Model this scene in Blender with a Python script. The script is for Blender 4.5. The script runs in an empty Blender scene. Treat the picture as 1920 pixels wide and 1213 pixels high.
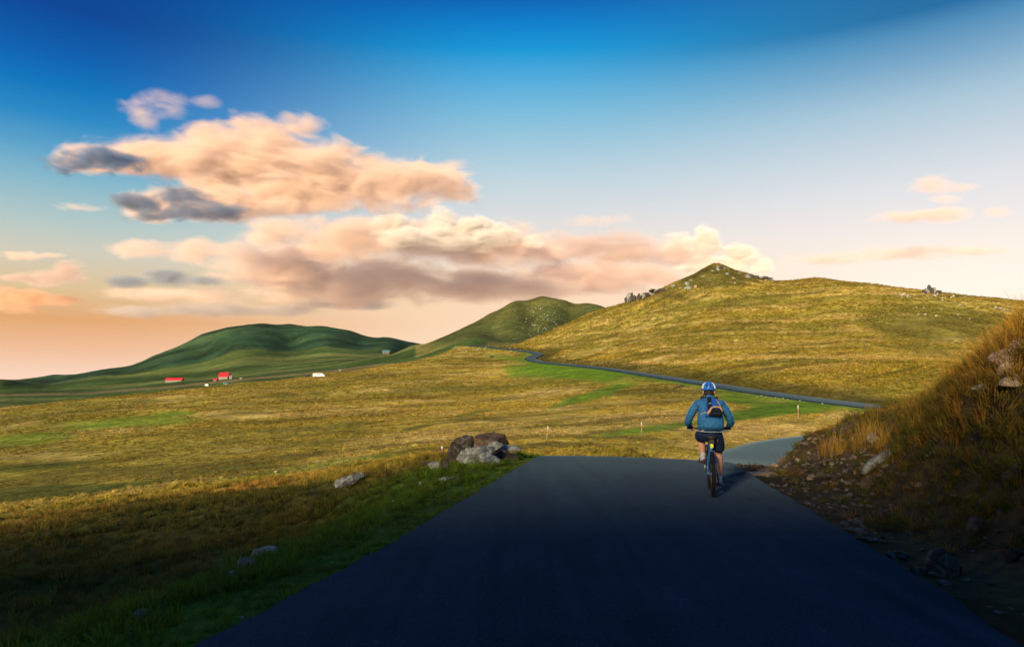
import bpy, bmesh, math, random
import numpy as np
from mathutils import Vector, Matrix, noise as mnoise
random.seed(7); rng = np.random.default_rng(11)
S = bpy.context.scene
COL = S.collection
# ---------------------------------------------------------------- camera
F, CX, CY, HOR, H = 1280.0, 960.0, 606.5, 700.0, 1.4
PITCH = math.atan((HOR - CY) / F)
cam = bpy.data.cameras.new('camera'); cam.sensor_width = 36; cam.lens = 24.0
cam.clip_start = 0.05; cam.clip_end = 60000
camo = bpy.data.objects.new('camera', cam); COL.objects.link(camo)
camo.location = (0, 0, H); camo.rotation_euler = (math.pi / 2 + PITCH, 0, 0)
S.camera = camo
# ---------------------------------------------------------------- exposure, world, sun
EV = 1.2
S.view_settings.view_transform = 'Standard'; S.view_settings.look = 'None'
S.view_settings.exposure = EV; S.view_settings.gamma = 1.0
S.view_settings.use_curve_mapping = False
S.render.engine = 'CYCLES'
S.cycles.use_denoising = True
S.cycles.max_bounces = 8; S.cycles.volume_bounces = 2
S.cycles.diffuse_bounces = 3; S.cycles.glossy_bounces = 3; S.cycles.transparent_max_bounces = 12
SUN_AZ, SUN_EL = math.radians(205), math.radians(15)
SUN_DIR = Vector((math.sin(SUN_AZ) * math.cos(SUN_EL), math.cos(SUN_AZ) * math.cos(SUN_EL), math.sin(SUN_EL)))
sun = bpy.data.lights.new('sun', 'SUN'); sun.energy = 4.6; sun.color = (1.0, 0.78, 0.47); sun.angle = math.radians(7)
suno = bpy.data.objects.new('sun', sun); COL.objects.link(suno)
suno.rotation_euler = (-SUN_DIR).to_track_quat('-Z', 'Y').to_euler(); suno.location = (-25, -60, 60)

def lin(c):
    return tuple(((v / 255) / 12.92 if v / 255 <= 0.04045 else ((v / 255 + 0.055) / 1.055) ** 2.4) for v in c)
SKY = {-0.52: (60, [(0, (0, 68, 148)), (90, (0, 94, 173)), (150, (4, 116, 187)), (210, (40, 136, 195)), (270, (90, 161, 200)), (330, (134, 183, 201)), (410, (180, 199, 196)),
                    (465, (208, 203, 186)), (535, (222, 193, 148)), (595, (226, 166, 112)), (650, (238, 188, 150)), (700, (250, 212, 188))]),
       0.0: (960, [(0, (0, 99, 179)), (45, (0, 126, 201)), (95, (18, 151, 213)), (150, (80, 171, 218)), (210, (122, 187, 218)), (270, (158, 199, 219)), (335, (192, 212, 221)), (400, (217, 219, 220)),
                   (470, (241, 226, 212)), (540, (251, 214, 178)), (600, (252, 216, 182)), (700, (253, 226, 202))]),
       0.55: (1800, [(0, (34, 108, 161)), (40, (80, 141, 184)), (100, (122, 167, 199)), (180, (170, 198, 215)), (260, (201, 213, 222)), (340, (225, 226, 229)), (410, (242, 233, 229)),
                     (475, (254, 241, 227)), (540, (255, 246, 231)), (600, (255, 242, 219)), (700, (255, 236, 205))])}
def pix_dir(px, py):
    u = (px - CX) / F; v = (CY - py) / F
    c, s = math.cos(PITCH), math.sin(PITCH)
    return Vector((u, c - v * s, s + v * c))
world = bpy.data.worlds.new('World'); S.world = world; world.use_nodes = True
nt = world.node_tree; nt.nodes.clear()
def N(t, typ, **kw):
    n = t.nodes.new(typ)
    for k, v in kw.items(): setattr(n, k, v)
    return n
def mth(t, op, a, b=None, c=None, clamp=False):
    n = N(t, 'ShaderNodeMath', operation=op, use_clamp=clamp)
    for i, v in enumerate((a, b, c)):
        if v is None: continue
        if isinstance(v, (int, float)): n.inputs[i].default_value = v
        else: t.links.new(v, n.inputs[i])
    return n.outputs[0]
def smooth(t, x, a, b, lo=0.0, hi=1.0):
    n = N(t, 'ShaderNodeMapRange', interpolation_type='SMOOTHSTEP'); t.links.new(x, n.inputs[0])
    n.inputs[1].default_value = a; n.inputs[2].default_value = b; n.inputs[3].default_value = lo; n.inputs[4].default_value = hi
    return n.outputs[0]
def mixc(t, fac, a, b, blend='MIX'):
    n = N(t, 'ShaderNodeMix', data_type='RGBA', blend_type=blend)
    for i, v in ((0, fac), (6, a), (7, b)):
        if isinstance(v, (int, float)): n.inputs[i].default_value = v
        elif isinstance(v, (tuple, list)): n.inputs[i].default_value = (*v[:3], 1)
        else: t.links.new(v, n.inputs[i])
    return n.outputs[2]
tc = N(nt, 'ShaderNodeTexCoord'); sx = N(nt, 'ShaderNodeSeparateXYZ'); nt.links.new(tc.outputs['Generated'], sx.inputs[0])
hlen = mth(nt, 'SQRT', mth(nt, 'ADD', mth(nt, 'MULTIPLY', sx.outputs[0], sx.outputs[0]), mth(nt, 'MULTIPLY', sx.outputs[1], sx.outputs[1])))
saz = mth(nt, 'DIVIDE', sx.outputs[0], mth(nt, 'MAXIMUM', hlen, 1e-4))
elev = mth(nt, 'DIVIDE', mth(nt, 'ARCSINE', sx.outputs[2]), math.radians(45))      # 0..1 = horizon..45 degrees
ramps = []
for key in (-0.52, 0.0, 0.55):
    col, stops = SKY[key]
    r = N(nt, 'ShaderNodeValToRGB'); nt.links.new(elev, r.inputs[0]); r.color_ramp.interpolation = 'CARDINAL' if False else 'LINEAR'
    els = r.color_ramp.elements
    pts = []
    for py, c in stops:
        d = pix_dir(col, py); e = math.degrees(math.atan2(d.z, math.hypot(d.x, d.y)))
        pts.append((max(0.0, e / 45), lin(c)))
    pts.sort(key=lambda a: a[0])
    top = pts[-1][1]; pts.append((1.0, (top[0] * .6, top[1] * .6, top[2] * .72)))
    while len(els) < len(pts): els.new(0.5)
    for el, (p, c) in zip(els, pts):
        el.position = p
    for el, (p, c) in zip(els, pts):
        el.position = p; el.color = (*[v / 2 ** EV for v in c], 1)
    ramps.append(r.outputs[0])
g = mixc(nt, smooth(nt, saz, -0.55, 0.02), ramps[0], ramps[1])
g = mixc(nt, smooth(nt, saz, 0.02, 0.58), g, ramps[2])
sky = N(nt, 'ShaderNodeTexSky', sky_type='NISHITA'); sky.sun_disc = False
sky.sun_elevation = SUN_EL; sky.sun_rotation = SUN_AZ
bgA = N(nt, 'ShaderNodeBackground'); bgA.inputs[1].default_value = 0.002; nt.links.new(sky.outputs[0], bgA.inputs[0])
bgB = N(nt, 'ShaderNodeBackground'); bgB.inputs[1].default_value = 1.0; nt.links.new(g, bgB.inputs[0])
add = N(nt, 'ShaderNodeAddShader'); nt.links.new(bgA.outputs[0], add.inputs[0]); nt.links.new(bgB.outputs[0], add.inputs[1])
wo = N(nt, 'ShaderNodeOutputWorld'); nt.links.new(add.outputs[0], wo.inputs[0])

# ---------------------------------------------------------------- helpers
def tag(o, label=None, cat=None, group=None, kind=None):
    if label: o['label'] = label
    if cat: o['category'] = cat
    if group: o['group'] = group
    if kind: o['kind'] = kind
    return o
def link(name, me, mat=None, parent=None, loc=None):
    o = bpy.data.objects.new(name, me); COL.objects.link(o)
    if mat and not me.materials: me.materials.append(mat)
    if parent: o.parent = parent
    if loc is not None: o.location = loc
    return o
def empty(name, loc=(0, 0, 0), rz=0):
    o = bpy.data.objects.new(name, None); COL.objects.link(o); o.location = loc; o.rotation_euler.z = rz
    o.empty_display_size = 0.2
    return o
def copy_tree(o, parent=None):
    c = o.copy(); COL.objects.link(c); c.parent = parent
    for ch in [k for k in o.children]: copy_tree(ch, c)
    return c
def pmesh(name, verts, faces, smooth_=True):
    me = bpy.data.meshes.new(name); me.from_pydata([tuple(v) for v in verts], [], faces); me.update()
    if smooth_: me.polygons.foreach_set('use_smooth', [True] * len(me.polygons))
    return me
def bmmesh(name, bm, smooth_=True):
    me = bpy.data.meshes.new(name); bmesh.ops.recalc_face_normals(bm, faces=bm.faces[:]); bm.to_mesh(me); bm.free()
    if smooth_: me.polygons.foreach_set('use_smooth', [True] * len(me.polygons))
    return me
def material(name, base=(.5, .5, .5), rough=.7, spec=.3, metal=0.0):
    m = bpy.data.materials.new(name); m.use_nodes = True
    b = m.node_tree.nodes['Principled BSDF']
    b.inputs['Base Color'].default_value = (*base, 1); b.inputs['Roughness'].default_value = rough
    b.inputs['Specular IOR Level'].default_value = spec; b.inputs['Metallic'].default_value = metal
    return m, m.node_tree, b
def noisetex(t, scale, detail=4, rough=.55, vec=None, dist=0.0):
    n = N(t, 'ShaderNodeTexNoise'); n.inputs['Scale'].default_value = scale; n.inputs['Detail'].default_value = detail
    n.inputs['Roughness'].default_value = rough; n.inputs['Distortion'].default_value = dist
    if vec is not None: t.links.new(vec, n.inputs['Vector'])
    return n.outputs['Fac']
def bump(t, b, h, strength=.4, dist=.02):
    n = N(t, 'ShaderNodeBump'); n.inputs['Strength'].default_value = strength; n.inputs['Distance'].default_value = dist
    t.links.new(h, n.inputs['Height']); t.links.new(n.outputs[0], b.inputs['Normal'])
def W(px, py, Y):
    d = pix_dir(px, py); return np.array([d.x / d.y * Y, Y, H + d.z / d.y * Y])
def project(X, Y, Z):
    c, s = math.cos(PITCH), math.sin(PITCH)
    z = Z - H; f = Y * c + z * s; up = -Y * s + z * c
    f = np.where(f < 0.01, 0.01, f)
    return CX + F * X / f, CY - F * up / f
# ---------------------------------------------------------------- roads (centre lines in the world)
RSLOPE = -0.041
def rz(y): return RSLOPE * y
ROADPTS = [(14, -60, 2.4), (6, -34, 1.4), (-.6, -13, 0.53), (-0.05, 0, 0), (1.01, 6, rz(6)), (1.87, 11, rz(11)), (2.57, 15, rz(15)), (3.1, 17.5, rz(17.5) - .06), (4.7, 21.5, -1.52),
           (8.0, 29, -2.6), (12.2, 37.3, -3.42), (15.8, 43.5, -3.55), (20.3, 49.5, -3.58), (27, 55, -3.55), (35, 60, -3.4), (41.5, 66, -3.2), (45, 73, -3.0)]
for px, py, y in [(1669, 766, 80), (1590, 757, 90), (1512, 747.5, 103), (1400, 732, 122), (1343, 722.5, 134), (1237, 706.5, 162), (1137, 691.5, 195), (1060, 683.5, 232),
                  (1012, 679, 254), (994, 673, 274), (1003, 667.5, 292), (1008, 663.5, 308), (985, 658.5, 328), (940, 653.5, 352), (905, 650, 375), (870, 648.5, 400)]:
    ROADPTS.append(tuple(W(px, py, y)))
def catmull(P, n=14):
    P = np.array(P, float); out = []
    Q = np.vstack([2 * P[0] - P[1], P, 2 * P[-1] - P[-2]])
    for i in range(1, len(Q) - 2):
        p0, p1, p2, p3 = Q[i - 1], Q[i], Q[i + 1], Q[i + 2]
        for k in range(n):
            t = k / n
            out.append(0.5 * ((2 * p1) + (-p0 + p2) * t + (2 * p0 - 5 * p1 + 4 * p2 - p3) * t * t + (-p0 + 3 * p1 - 3 * p2 + p3) * t ** 3))
    out.append(P[-1]); return np.array(out)
ROAD = catmull(ROADPTS, 14)
RT = np.gradient(ROAD, axis=0); RT[:, 2] = 0; RT /= np.linalg.norm(RT, axis=1)[:, None]
RN = np.stack([RT[:, 1], -RT[:, 0], np.zeros(len(RT))], 1)        # to the right of travel
RHW = 2.33 + 0 * ROAD[:, 1]
def road_query(X, Y):
    """signed lateral distance (right positive) and road height of the nearest centre-line point"""
    X = np.ravel(X); Y = np.ravel(Y); d = np.full(X.shape, 1e9); z = np.zeros(X.shape); idx = np.zeros(X.shape, int)
    for a in range(0, len(X), 40000):
        dx = X[a:a + 40000, None] - ROAD[None, :, 0]; dy = Y[a:a + 40000, None] - ROAD[None, :, 1]
        q = dx * dx + dy * dy; k = q.argmin(1); r = np.arange(len(k))
        lat = dx[r, k] * RN[k, 0] + dy[r, k] * RN[k, 1]
        al = dx[r, k] * RT[k, 0] + dy[r, k] * RT[k, 1]
        dd = np.sqrt(q[r, k])
        slope = np.gradient(ROAD[:, 2])[k] / np.maximum(np.hypot(np.gradient(ROAD[:, 0]), np.gradient(ROAD[:, 1]))[k], 1e-6)
        lat2 = np.where(np.abs(al) < 3.0 + 0.2 * dd, np.sign(lat) * np.where(np.abs(al) < 3, np.abs(lat), dd), np.sign(lat) * dd)
        d[a:a + 40000] = lat2; z[a:a + 40000] = ROAD[k, 2] + slope * np.clip(al, -3, 3); idx[a:a + 40000] = k
    return d, z, idx
# ---------------------------------------------------------------- terrain: control heights, smoothed between
CT = []
def C(px, py, Y): CT.append(W(px, py, Y))
def CW(x, y, z): CT.append(np.array([x, y, z], float))
for k in range(14, len(ROAD), 9):                                  # the road bed
    for lat in (-2.6, 0, 2.6):
        p = ROAD[k] + RN[k] * lat; CW(*p)
for x, y in [(-2, 0), (2, 0), (0, -6)]: CW(x, y, -.02)
# left shoulder falling to the meadow
for px, py, Y in [(0, 1213, 6.4), (150, 1150, 8), (300, 1100, 9), (0, 1080, 11.2), (200, 1000, 16.5), (430, 1060, 10.6), (500, 960, 16), (350, 930, 24), (0, 965, 24), (150, 950, 25),
                  (620, 895, 22), (700, 880, 21), (800, 865, 20), (900, 862, 20)]: C(px, py, Y)
for x, y, z in [(-8, 0, -2.0), (-14, 4, -3.0), (-20, 0, -4.0), (-14, -8, -1.5), (-30, 12, -5.2)]: CW(x, y, z)
# floor of the meadow
for px, py, Y in [(0, 935, 42), (300, 905, 40), (620, 880, 36), (0, 850, 80), (300, 840, 74), (620, 835, 62), (850, 840, 42), (0, 795, 130), (300, 780, 125), (620, 775, 115), (900, 790, 80), (900, 840, 46),
                  (0, 764, 205), (150, 752, 225), (300, 738, 250), (450, 722, 265), (600, 703, 285), (740, 682, 325), (620, 735, 180), (800, 715, 200), (800, 680, 290), (950, 740, 150),
                  (950, 700, 215), (1024, 820, 52), (1100, 770, 92), (1250, 800, 60), (1150, 730, 130), (1290, 760, 92), (1400, 780, 72), (1330, 840, 42), (1500, 795, 60), (1560, 780, 68),
                  (900, 664, 330), (1100, 845, 38), (1200, 850, 33)]: C(px, py, Y)
# land left of and behind the meadow's brow
for px, py, Y in [(0, 775, 260), (150, 765, 280), (300, 752, 310), (450, 737, 330), (600, 716, 360), (740, 694, 400), (860, 668, 440)]: C(px, py, Y)
# green valley with the farm
for px, py, Y in [(0, 752, 430), (150, 742, 460), (300, 728, 480), (450, 713, 500), (600, 706, 470), (700, 690, 500), (0, 735, 650), (200, 730, 640), (325, 716, 640), (420, 709, 640),
                  (560, 692, 640), (700, 672, 620), (790, 658, 560), (0, 722, 900), (200, 712, 880), (400, 690, 900), (560, 672, 900), (700, 669, 860), (780, 666, 800), (752, 668, 770), (740, 664, 960), (720, 674, 720), (0, 719, 1150), (-120, 728, 1150), (-60, 722, 1000)]: C(px, py, Y)
# left hill
SKL = [(-120, 722), (0, 711.5), (100, 703), (200, 692), (290, 666), (340, 646), (380, 626), (430, 613), (490, 607), (545, 608), (600, 611), (660, 621), (730, 633), (790, 645), (850, 652)]
for px, py in SKL: C(px, py, 1350)
for px, py in SKL[::2]:
    p = W(px, py, 1750); CW(p[0], p[1], p[2] - 90)
for px, py, Y in [(380, 655, 1180), (545, 640, 1180), (680, 645, 1150), (250, 692, 1150), (100, 715, 1150)]: C(px, py, Y)
# middle hill
SKM = [(790, 646), (830, 633), (880, 608), (920, 586), (965, 567), (1015, 559), (1060, 566), (1095, 569), (1130, 574), (1200, 600)]
for px, py in SKM: C(px, py, 640)
for px, py in SKM[::2]:
    p = W(px, py, 830); CW(p[0], p[1], p[2] - 55)
for px, py, Y in [(880, 648, 490), (960, 646, 490), (930, 622, 570), (1000, 612, 580), (1070, 596, 600)]: C(px, py, Y)
# golden hill on the right
SKR = [(955, 650, 405), (1000, 634, 405), (1060, 609, 405), (1130, 579, 405), (1190, 562, 405), (1230, 548, 405), (1270, 528, 402), (1305, 512, 398), (1328, 499, 396), (1342, 494, 395), (1356, 498, 394), (1375, 506, 392), (1400, 513, 388), (1445, 526, 378),
       (1530, 523, 360), (1640, 535, 340), (1745, 549, 322), (1850, 560, 308), (1920, 567, 298), (2050, 590, 285), (2200, 625, 270)]
for p in SKR: C(*p)
for px, py, Y in [q for q in SKR if q[0] > 1180]:
    p = W(px, py, Y * 1.32); CW(p[0], p[1], p[2] - 24)
ROADPX = np.array([(940, 653, 352), (1010, 664, 300), (1060, 683, 232), (1137, 691, 195), (1237, 706, 162), (1343, 722, 134), (1400, 732, 122), (1512, 747, 103), (1590, 757, 90), (1669, 766, 80), (1900, 790, 72)], float)
for px in range(1060, 2060, 110):
    yr, Yr = np.interp(px, ROADPX[:, 0], ROADPX[:, 1]), np.interp(px, ROADPX[:, 0], ROADPX[:, 2])
    K = np.array(SKR); ys, Ys = np.interp(px, K[:, 0], K[:, 1]), np.interp(px, K[:, 0], K[:, 2])
    for f in (.14, .4, .66):
        C(px, yr + (ys - yr) * f, Yr * (Ys / Yr) ** (f ** .92))
# land right of the frame: open, lower, so the low sun comes in
for x, y, z in [(95, 70, -1), (140, 60, 0), (200, 60, 0), (300, 60, -6), (320, 160, 2), (400, 0, -14), (240, -60, -6), (420, 220, -5), (700, 300, -20), (700, -200, -30)]: CW(x, y, z)
# cut bank on the right of the road, rising behind its crest out of the frame
for px, py, Y in [(1920, 664, 9.8), (1880, 684, 10.6), (1850, 704, 11.2), (1800, 728, 12.6), (1740, 762, 14), (1700, 786, 15.5), (1650, 804, 17), (1590, 814, 18.6), (1530, 826, 20), (1475, 848, 20.5),
                  (1900, 760, 8.4), (1800, 800, 10.0), (1700, 850, 12), (1600, 870, 14.2), (1500, 880, 17.2), (1900, 900, 6.9), (1750, 940, 8.6), (1600, 930, 11.6), (1450, 890, 16.8), (1880, 1060, 5.6), (1700, 1010, 7.6), (1500, 852, 26), (1445, 874, 26), (1560, 818, 26), (1620, 800, 27), (1440, 868, 32), (1510, 838, 35)]: C(px, py, Y)
for x, y, z in [(12, 10, 2.9), (18, 8, 3.8), (8, 3, 2.0), (12, 3, 3.6), (18, 0, 4.6), (7, -3, 2.4), (12, -6, 5.0), (20, -10, 5.5), (30, 0, 4.5), (45, 2, 4), (-60, -30, 7), (-50, -30, 9), (-40, -30, 11), (-30, -30, 13.2), (-22, -30, 13.1), (-16, -30, 13.3), (-11, -30, 12.9), (-5, -30, 9.5), (-14, -17, 4.5), (-25, -17, 5), (-8, -14, 2), (-30, -45, 13), (-12, -45, 11), (14, -30, 4), (20, -26, 5), (30, -45, 6), (28, 12, 3.6), (40, 18, 3.0), (20, 18, 2.6), (26, 24, 1.0), (14, 20, .7),  # also an added unseen ridge behind the camera, shaped to shade the foreground
                (14.5, 25.5, -.9), (19, 29, -.8), (30, 40, -2.0), (32, 50, -3.0), (60, 40, -1.5), (70, 10, 3), (100, -10, 2), (70, -24, 7), (60, 90, -1.5), (70, 110, 2)]: CW(x, y, z)
for x, y, z in [(-70, -60, 4), (0, -80, 4), (60, -100, 10), (-200, 0, -14), (-300, 150, -20), (-200, -300, -20), (200, -300, 0), (-900, 300, -50), (-600, 800, -40), (-900, 1000, -40), (900, 900, -30), (1500, 300, -60), (400, 700, -10),
                (700, 700, -25), (-1500, 1200, -60), (1200, 1500, -60), (0, 2300, -60), (-1500, 2000, -80), (0, -1500, -40), (-1500, -500, -60), (1500, -700, -60)]: CW(x, y, z)
CT = np.array(CT)
def warp(X, Y):
    r = np.hypot(X, Y) + 1e-6; k = np.log1p(r / 5.0) / r
    return X * k, Y * k, r
def tps_fit(P, v, lam=1e-4):
    n = len(P); d2 = ((P[:, None] - P[None]) ** 2).sum(-1)
    K = 0.5 * d2 * np.log(d2 + 1e-12) + lam * np.eye(n); Q = np.hstack([np.ones((n, 1)), P])
    A = np.block([[K, Q], [Q.T, np.zeros((3, 3))]])
    return np.linalg.solve(A, np.concatenate([v, np.zeros(3)]))
cwx, cwy, cr = warp(CT[:, 0], CT[:, 1]); CP = np.stack([cwx, cwy], 1)
TW = tps_fit(CP, CT[:, 2] / (cr + 5.0), 6e-5)
def base_height(X, Y):
    wx, wy, r = warp(X, Y); out = np.empty(len(wx))
    for a in range(0, len(wx), 20000):
        p = np.stack([wx[a:a + 20000], wy[a:a + 20000]], 1)
        d2 = ((p[:, None] - CP[None]) ** 2).sum(-1)
        out[a:a + 20000] = (0.5 * d2 * np.log(d2 + 1e-12)) @ TW[:-3] + TW[-3] + p @ TW[-2:]
    return out * (r + 5.0)
# value noise, vectorised
_perm = rng.random((256, 256))
def vnoise(x, y):
    xi = np.floor(x).astype(int); yi = np.floor(y).astype(int); fx = x - xi; fy = y - yi
    fx = fx * fx * (3 - 2 * fx); fy = fy * fy * (3 - 2 * fy)
    g = lambda a, b: _perm[a & 255, b & 255]
    return (g(xi, yi) * (1 - fx) + g(xi + 1, yi) * fx) * (1 - fy) + (g(xi, yi + 1) * (1 - fx) + g(xi + 1, yi + 1) * fx) * fy
def fbm(x, y, o=4):
    s = 0; a = .5; t = 0
    for i in range(o):
        s = s + a * vnoise(x * 2 ** i + 17.3 * i, y * 2 ** i - 9.1 * i); t += a; a *= .5
    return s / t - .5
def sstep(x, a, b):
    t = np.clip((x - a) / (b - a), 0, 1); return t * t * (3 - 2 * t)
def height(X, Y, detail=True):
    X = np.asarray(X, float).ravel(); Y = np.asarray(Y, float).ravel()
    z = base_height(X, Y); lat, zr, k = road_query(X, Y); al = np.abs(lat); r = np.hypot(X, Y)
    if detail:
        near = 1 - sstep(r, 30, 60)
        bank = sstep(lat, 2.9, 4.5) * near * (1 - sstep(Y, 22, 25))
        left = sstep(-lat, 2.8, 5) * near
        off = sstep(al, 2.6, 6)
        z = z + bank * (1.1 * fbm(X * .55, Y * .55, 4) + .35 * fbm(X * 2.3 + 9, Y * 2.3, 3) + .34 * np.abs(fbm(X * 1.25 + 30, Y * 1.25, 2)) * 2) + left * (.55 * fbm(X * .5 + 40, Y * .5, 4) + .12 * fbm(X * 2.5, Y * 2.5, 2))
        mid = (1 - near) * off
        z = z + mid * (0.8 * fbm(X * .05, Y * .05, 3) * np.clip(r / 120, .3, 1.5) + .5 * fbm(X * .16 + 50, Y * .16, 3))
        far = sstep(r, 350, 600)
        z = z + far * (1.8 * fbm(X * .05, Y * .05 + 3, 4) + 1.2 * fbm(X * .012 + 5, Y * .012, 3) + sstep(r, 700, 1000) * 1.5 * fbm(X * .012 + 5, Y * .012, 5))
    wob = 0.0
    far = sstep(r, 60, 160)
    w = 1 - sstep(al, 2.55 + 1.2 * far, 4.0 + 5.5 * far)
    bed = zr - .05 - .16 * far
    return z * (1 - w) + bed * w, lat
# ---------------------------------------------------------------- colours of the ground cover
GOLD = np.array([.34, .26, .045]); STRAW = np.array([.44, .33, .11]); OLIVE = np.array([.19, .175, .030]); GREEN = np.array([.100, .200, .012]); DKGREEN = np.array([.035, .06, .010])
TEAL = np.array([.020, .050, .026]); MIDHILL = np.array([.060, .075, .024]); SOIL = np.array([.050, .037, .025]); RUST = np.array([.38, .22, .045]); GRIT = np.array([.33, .24, .15])
# patches of other growth: centre and half axes (as seen from the lay-by), tilt, colour, strength
PATCH = [(1105, 703, 130, 15, -6, GREEN, .95), (1000, 697, 60, 16, -8, GREEN, .8), (1130, 735, 85, 9, 16, GREEN, .85), (1060, 757, 40, 5, 18, GREEN, .6), (1250, 800, 180, 9, 8, GREEN, .8), (1420, 775, 170, 12, 9, GREEN, .9), (1390, 748, 90, 14, -8, GREEN, .8),
         (1480, 765, 90, 10, 0, GREEN, .7), (950, 671, 40, 7, -4, GREEN, .7), (240, 792, 160, 12, 4, GREEN, .65), (60, 822, 110, 14, 5, GREEN, .55), (330, 775, 50, 5, 3, GREEN, .6), (560, 880, 170, 7, 9, GREEN, .4), (60, 875, 150, 10, 5, DKGREEN, .7), (60, 925, 230, 13, 4, DKGREEN, .7), (330, 895, 190, 8, 8, DKGREEN, .5),
         (600, 738, 28, 5, 4, OLIVE, .9), (690, 738, 22, 4, 8, OLIVE, .9), (745, 728, 26, 5, 8, OLIVE, .8), (780, 802, 40, 4, 12, DKGREEN, .7), (880, 777, 34, 4, 12, OLIVE, .8), (640, 795, 40, 6, 6, OLIVE, .8), (530, 742, 36, 7, 3, OLIVE, .8),
         (1275, 725, 26, 5, 20, SOIL, .9), (1620, 776, 80, 8, 4, STRAW, .9), (1500, 800, 120, 6, 6, STRAW, .5),
         (1335, 518, 105, 24, 0, np.array([.085, .082, .020]), .85), (1240, 548, 60, 10, -16, np.array([.10, .085, .025]), .7), (1760, 610, 170, 42, 3, np.array([.125, .118, .024]), .85), (1740, 575, 150, 18, -4, OLIVE, .5), (1500, 590, 180, 8, 5, OLIVE, .4), (1230, 635, 60, 9, 20, OLIVE, .5), (1680, 640, 60, 8, 2, GOLD, .5),
         (150, 965, 180, 10, 9, RUST, .9), (420, 925, 190, 8, 9, RUST, .85), (40, 990, 110, 16, 6, RUST, .75), (650, 890, 130, 7, 10, GOLD, .7), (1300, 862, 120, 6, 0, STRAW, .5)]
def paint(X, Y, Z, lat):
    px, py = project(X, Y, Z); r = np.hypot(X, Y); al = np.abs(lat)
    n1 = fbm(X * .03, Y * .03, 4)[:, None]; n2 = fbm(X * .11 + 31, Y * .07, 3)[:, None]
    strk = fbm((X * .35 - Y * .08) * .12 + 7, (Y * .5 + X * .12) * .35, 3)[:, None]        # growth in bands along the slope
    c = np.repeat(GOLD[None], len(X), 0)
    def mixin(c, col, w): w = np.clip(w, 0, 1); w = w[:, None] if w.ndim == 1 else w; return c * (1 - w) + col * w
    c = mixin(c, OLIVE, .34 + n1 * 2.6 + strk * 1.9)
    c = mixin(c, STRAW, (n2 * 2.0 + strk * 2.4 - .06))
    cont = fbm(Z * .9 + n1[:, 0] * 3.5, (X + .6 * Y) * .012, 3)[:, None]                    # bands that follow the contours
    hea = fbm(X * .045 + 3, Y * .16 - X * .03, 4)[:, None]
    c = mixin(c, np.array([.12, .10, .022]), sstep(hea, .06, .17) * .75)
    c = mixin(c, STRAW * 1.08, sstep(cont, .10, .22) * .7); c = mixin(c, OLIVE * .8, sstep(-cont, .10, .22) * .65)
    left = sstep(-px, -900, -100)
    c = mixin(c, OLIVE, .30 * left * (py > 700))
    for cx, cy, rx, ry, tilt, col, s in PATCH:
        t = math.radians(-tilt); dx = px - cx; dy = py - cy
        u = (dx * math.cos(t) + dy * math.sin(t)) / rx; v = (-dx * math.sin(t) + dy * math.cos(t)) / ry
        e = np.sqrt(u * u + v * v) + n1[:, 0] * .9 + n2[:, 0] * .9
        c = mixin(c, col, (Y > 3) * s * (1 - sstep(e, .55, 1.15)))
    # green roadside along the far road, lower side
    side = sstep(r, 60, 90) * (1 - sstep(al, 4.5, 9)) * (lat < 0) * (Y > 60)
    c = mixin(c, GREEN, .75 * side)
    scrub = sstep(r, 60, 90) * (1 - sstep(lat, 7, 13)) * (lat > 0) * (Y > 60)
    c = mixin(c, np.array([.06, .055, .012]), .85 * scrub)
    # valley and far hills
    # near ground
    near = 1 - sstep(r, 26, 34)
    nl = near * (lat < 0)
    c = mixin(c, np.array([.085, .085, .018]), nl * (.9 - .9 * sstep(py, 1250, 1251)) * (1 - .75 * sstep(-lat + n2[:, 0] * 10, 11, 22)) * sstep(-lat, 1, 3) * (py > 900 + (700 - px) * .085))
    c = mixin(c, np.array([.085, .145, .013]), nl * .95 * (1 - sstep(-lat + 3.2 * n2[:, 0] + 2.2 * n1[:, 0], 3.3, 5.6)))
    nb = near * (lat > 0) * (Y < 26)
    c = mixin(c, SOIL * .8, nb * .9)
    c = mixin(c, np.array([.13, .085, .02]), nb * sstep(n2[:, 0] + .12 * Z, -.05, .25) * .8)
    return np.clip(c, .003, .8)
def region(X, Y, Z, lat):
    r = np.hypot(X, Y); reg = np.full(len(X), 1)               # 1 meadow
    px, py = project(X, Y, Z)
    reg[(lat > 0) & (Y > 60)] = 2                              # golden hill
    brow = np.interp(px, [-200, 0, 300, 600, 740, 900, 930], [262, 260, 300, 350, 385, 420, 425])
    reg[((lat < 0) | (px < 1010)) & (r > 60) & (Y > brow)] = 3                 # valley
    reg[(Y > 520) & (px > 780) & (X < 160)] = 4                # rocky hill
    reg[(Y > 430) & (px >= 915) & (X < 160)] = 4
    reg[(Y > 1020)] = 5
    reg[(X > 160) & (Y > 0) & (Y < 900) & (lat > 0)] = 2
    near = (r < 30) & (lat < 0); reg[near] = 6                 # verge slope
    reg[(lat > 0) & (Y < 27.5) & (r < 60) ] = 7                # cut bank
    return reg
RNAME = {1: 'meadow', 2: 'grassy_hill', 3: 'valley', 4: 'rocky_hill', 5: 'distant_hill', 6: 'verge', 7: 'bank', 8: 'terrain'}
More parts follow.
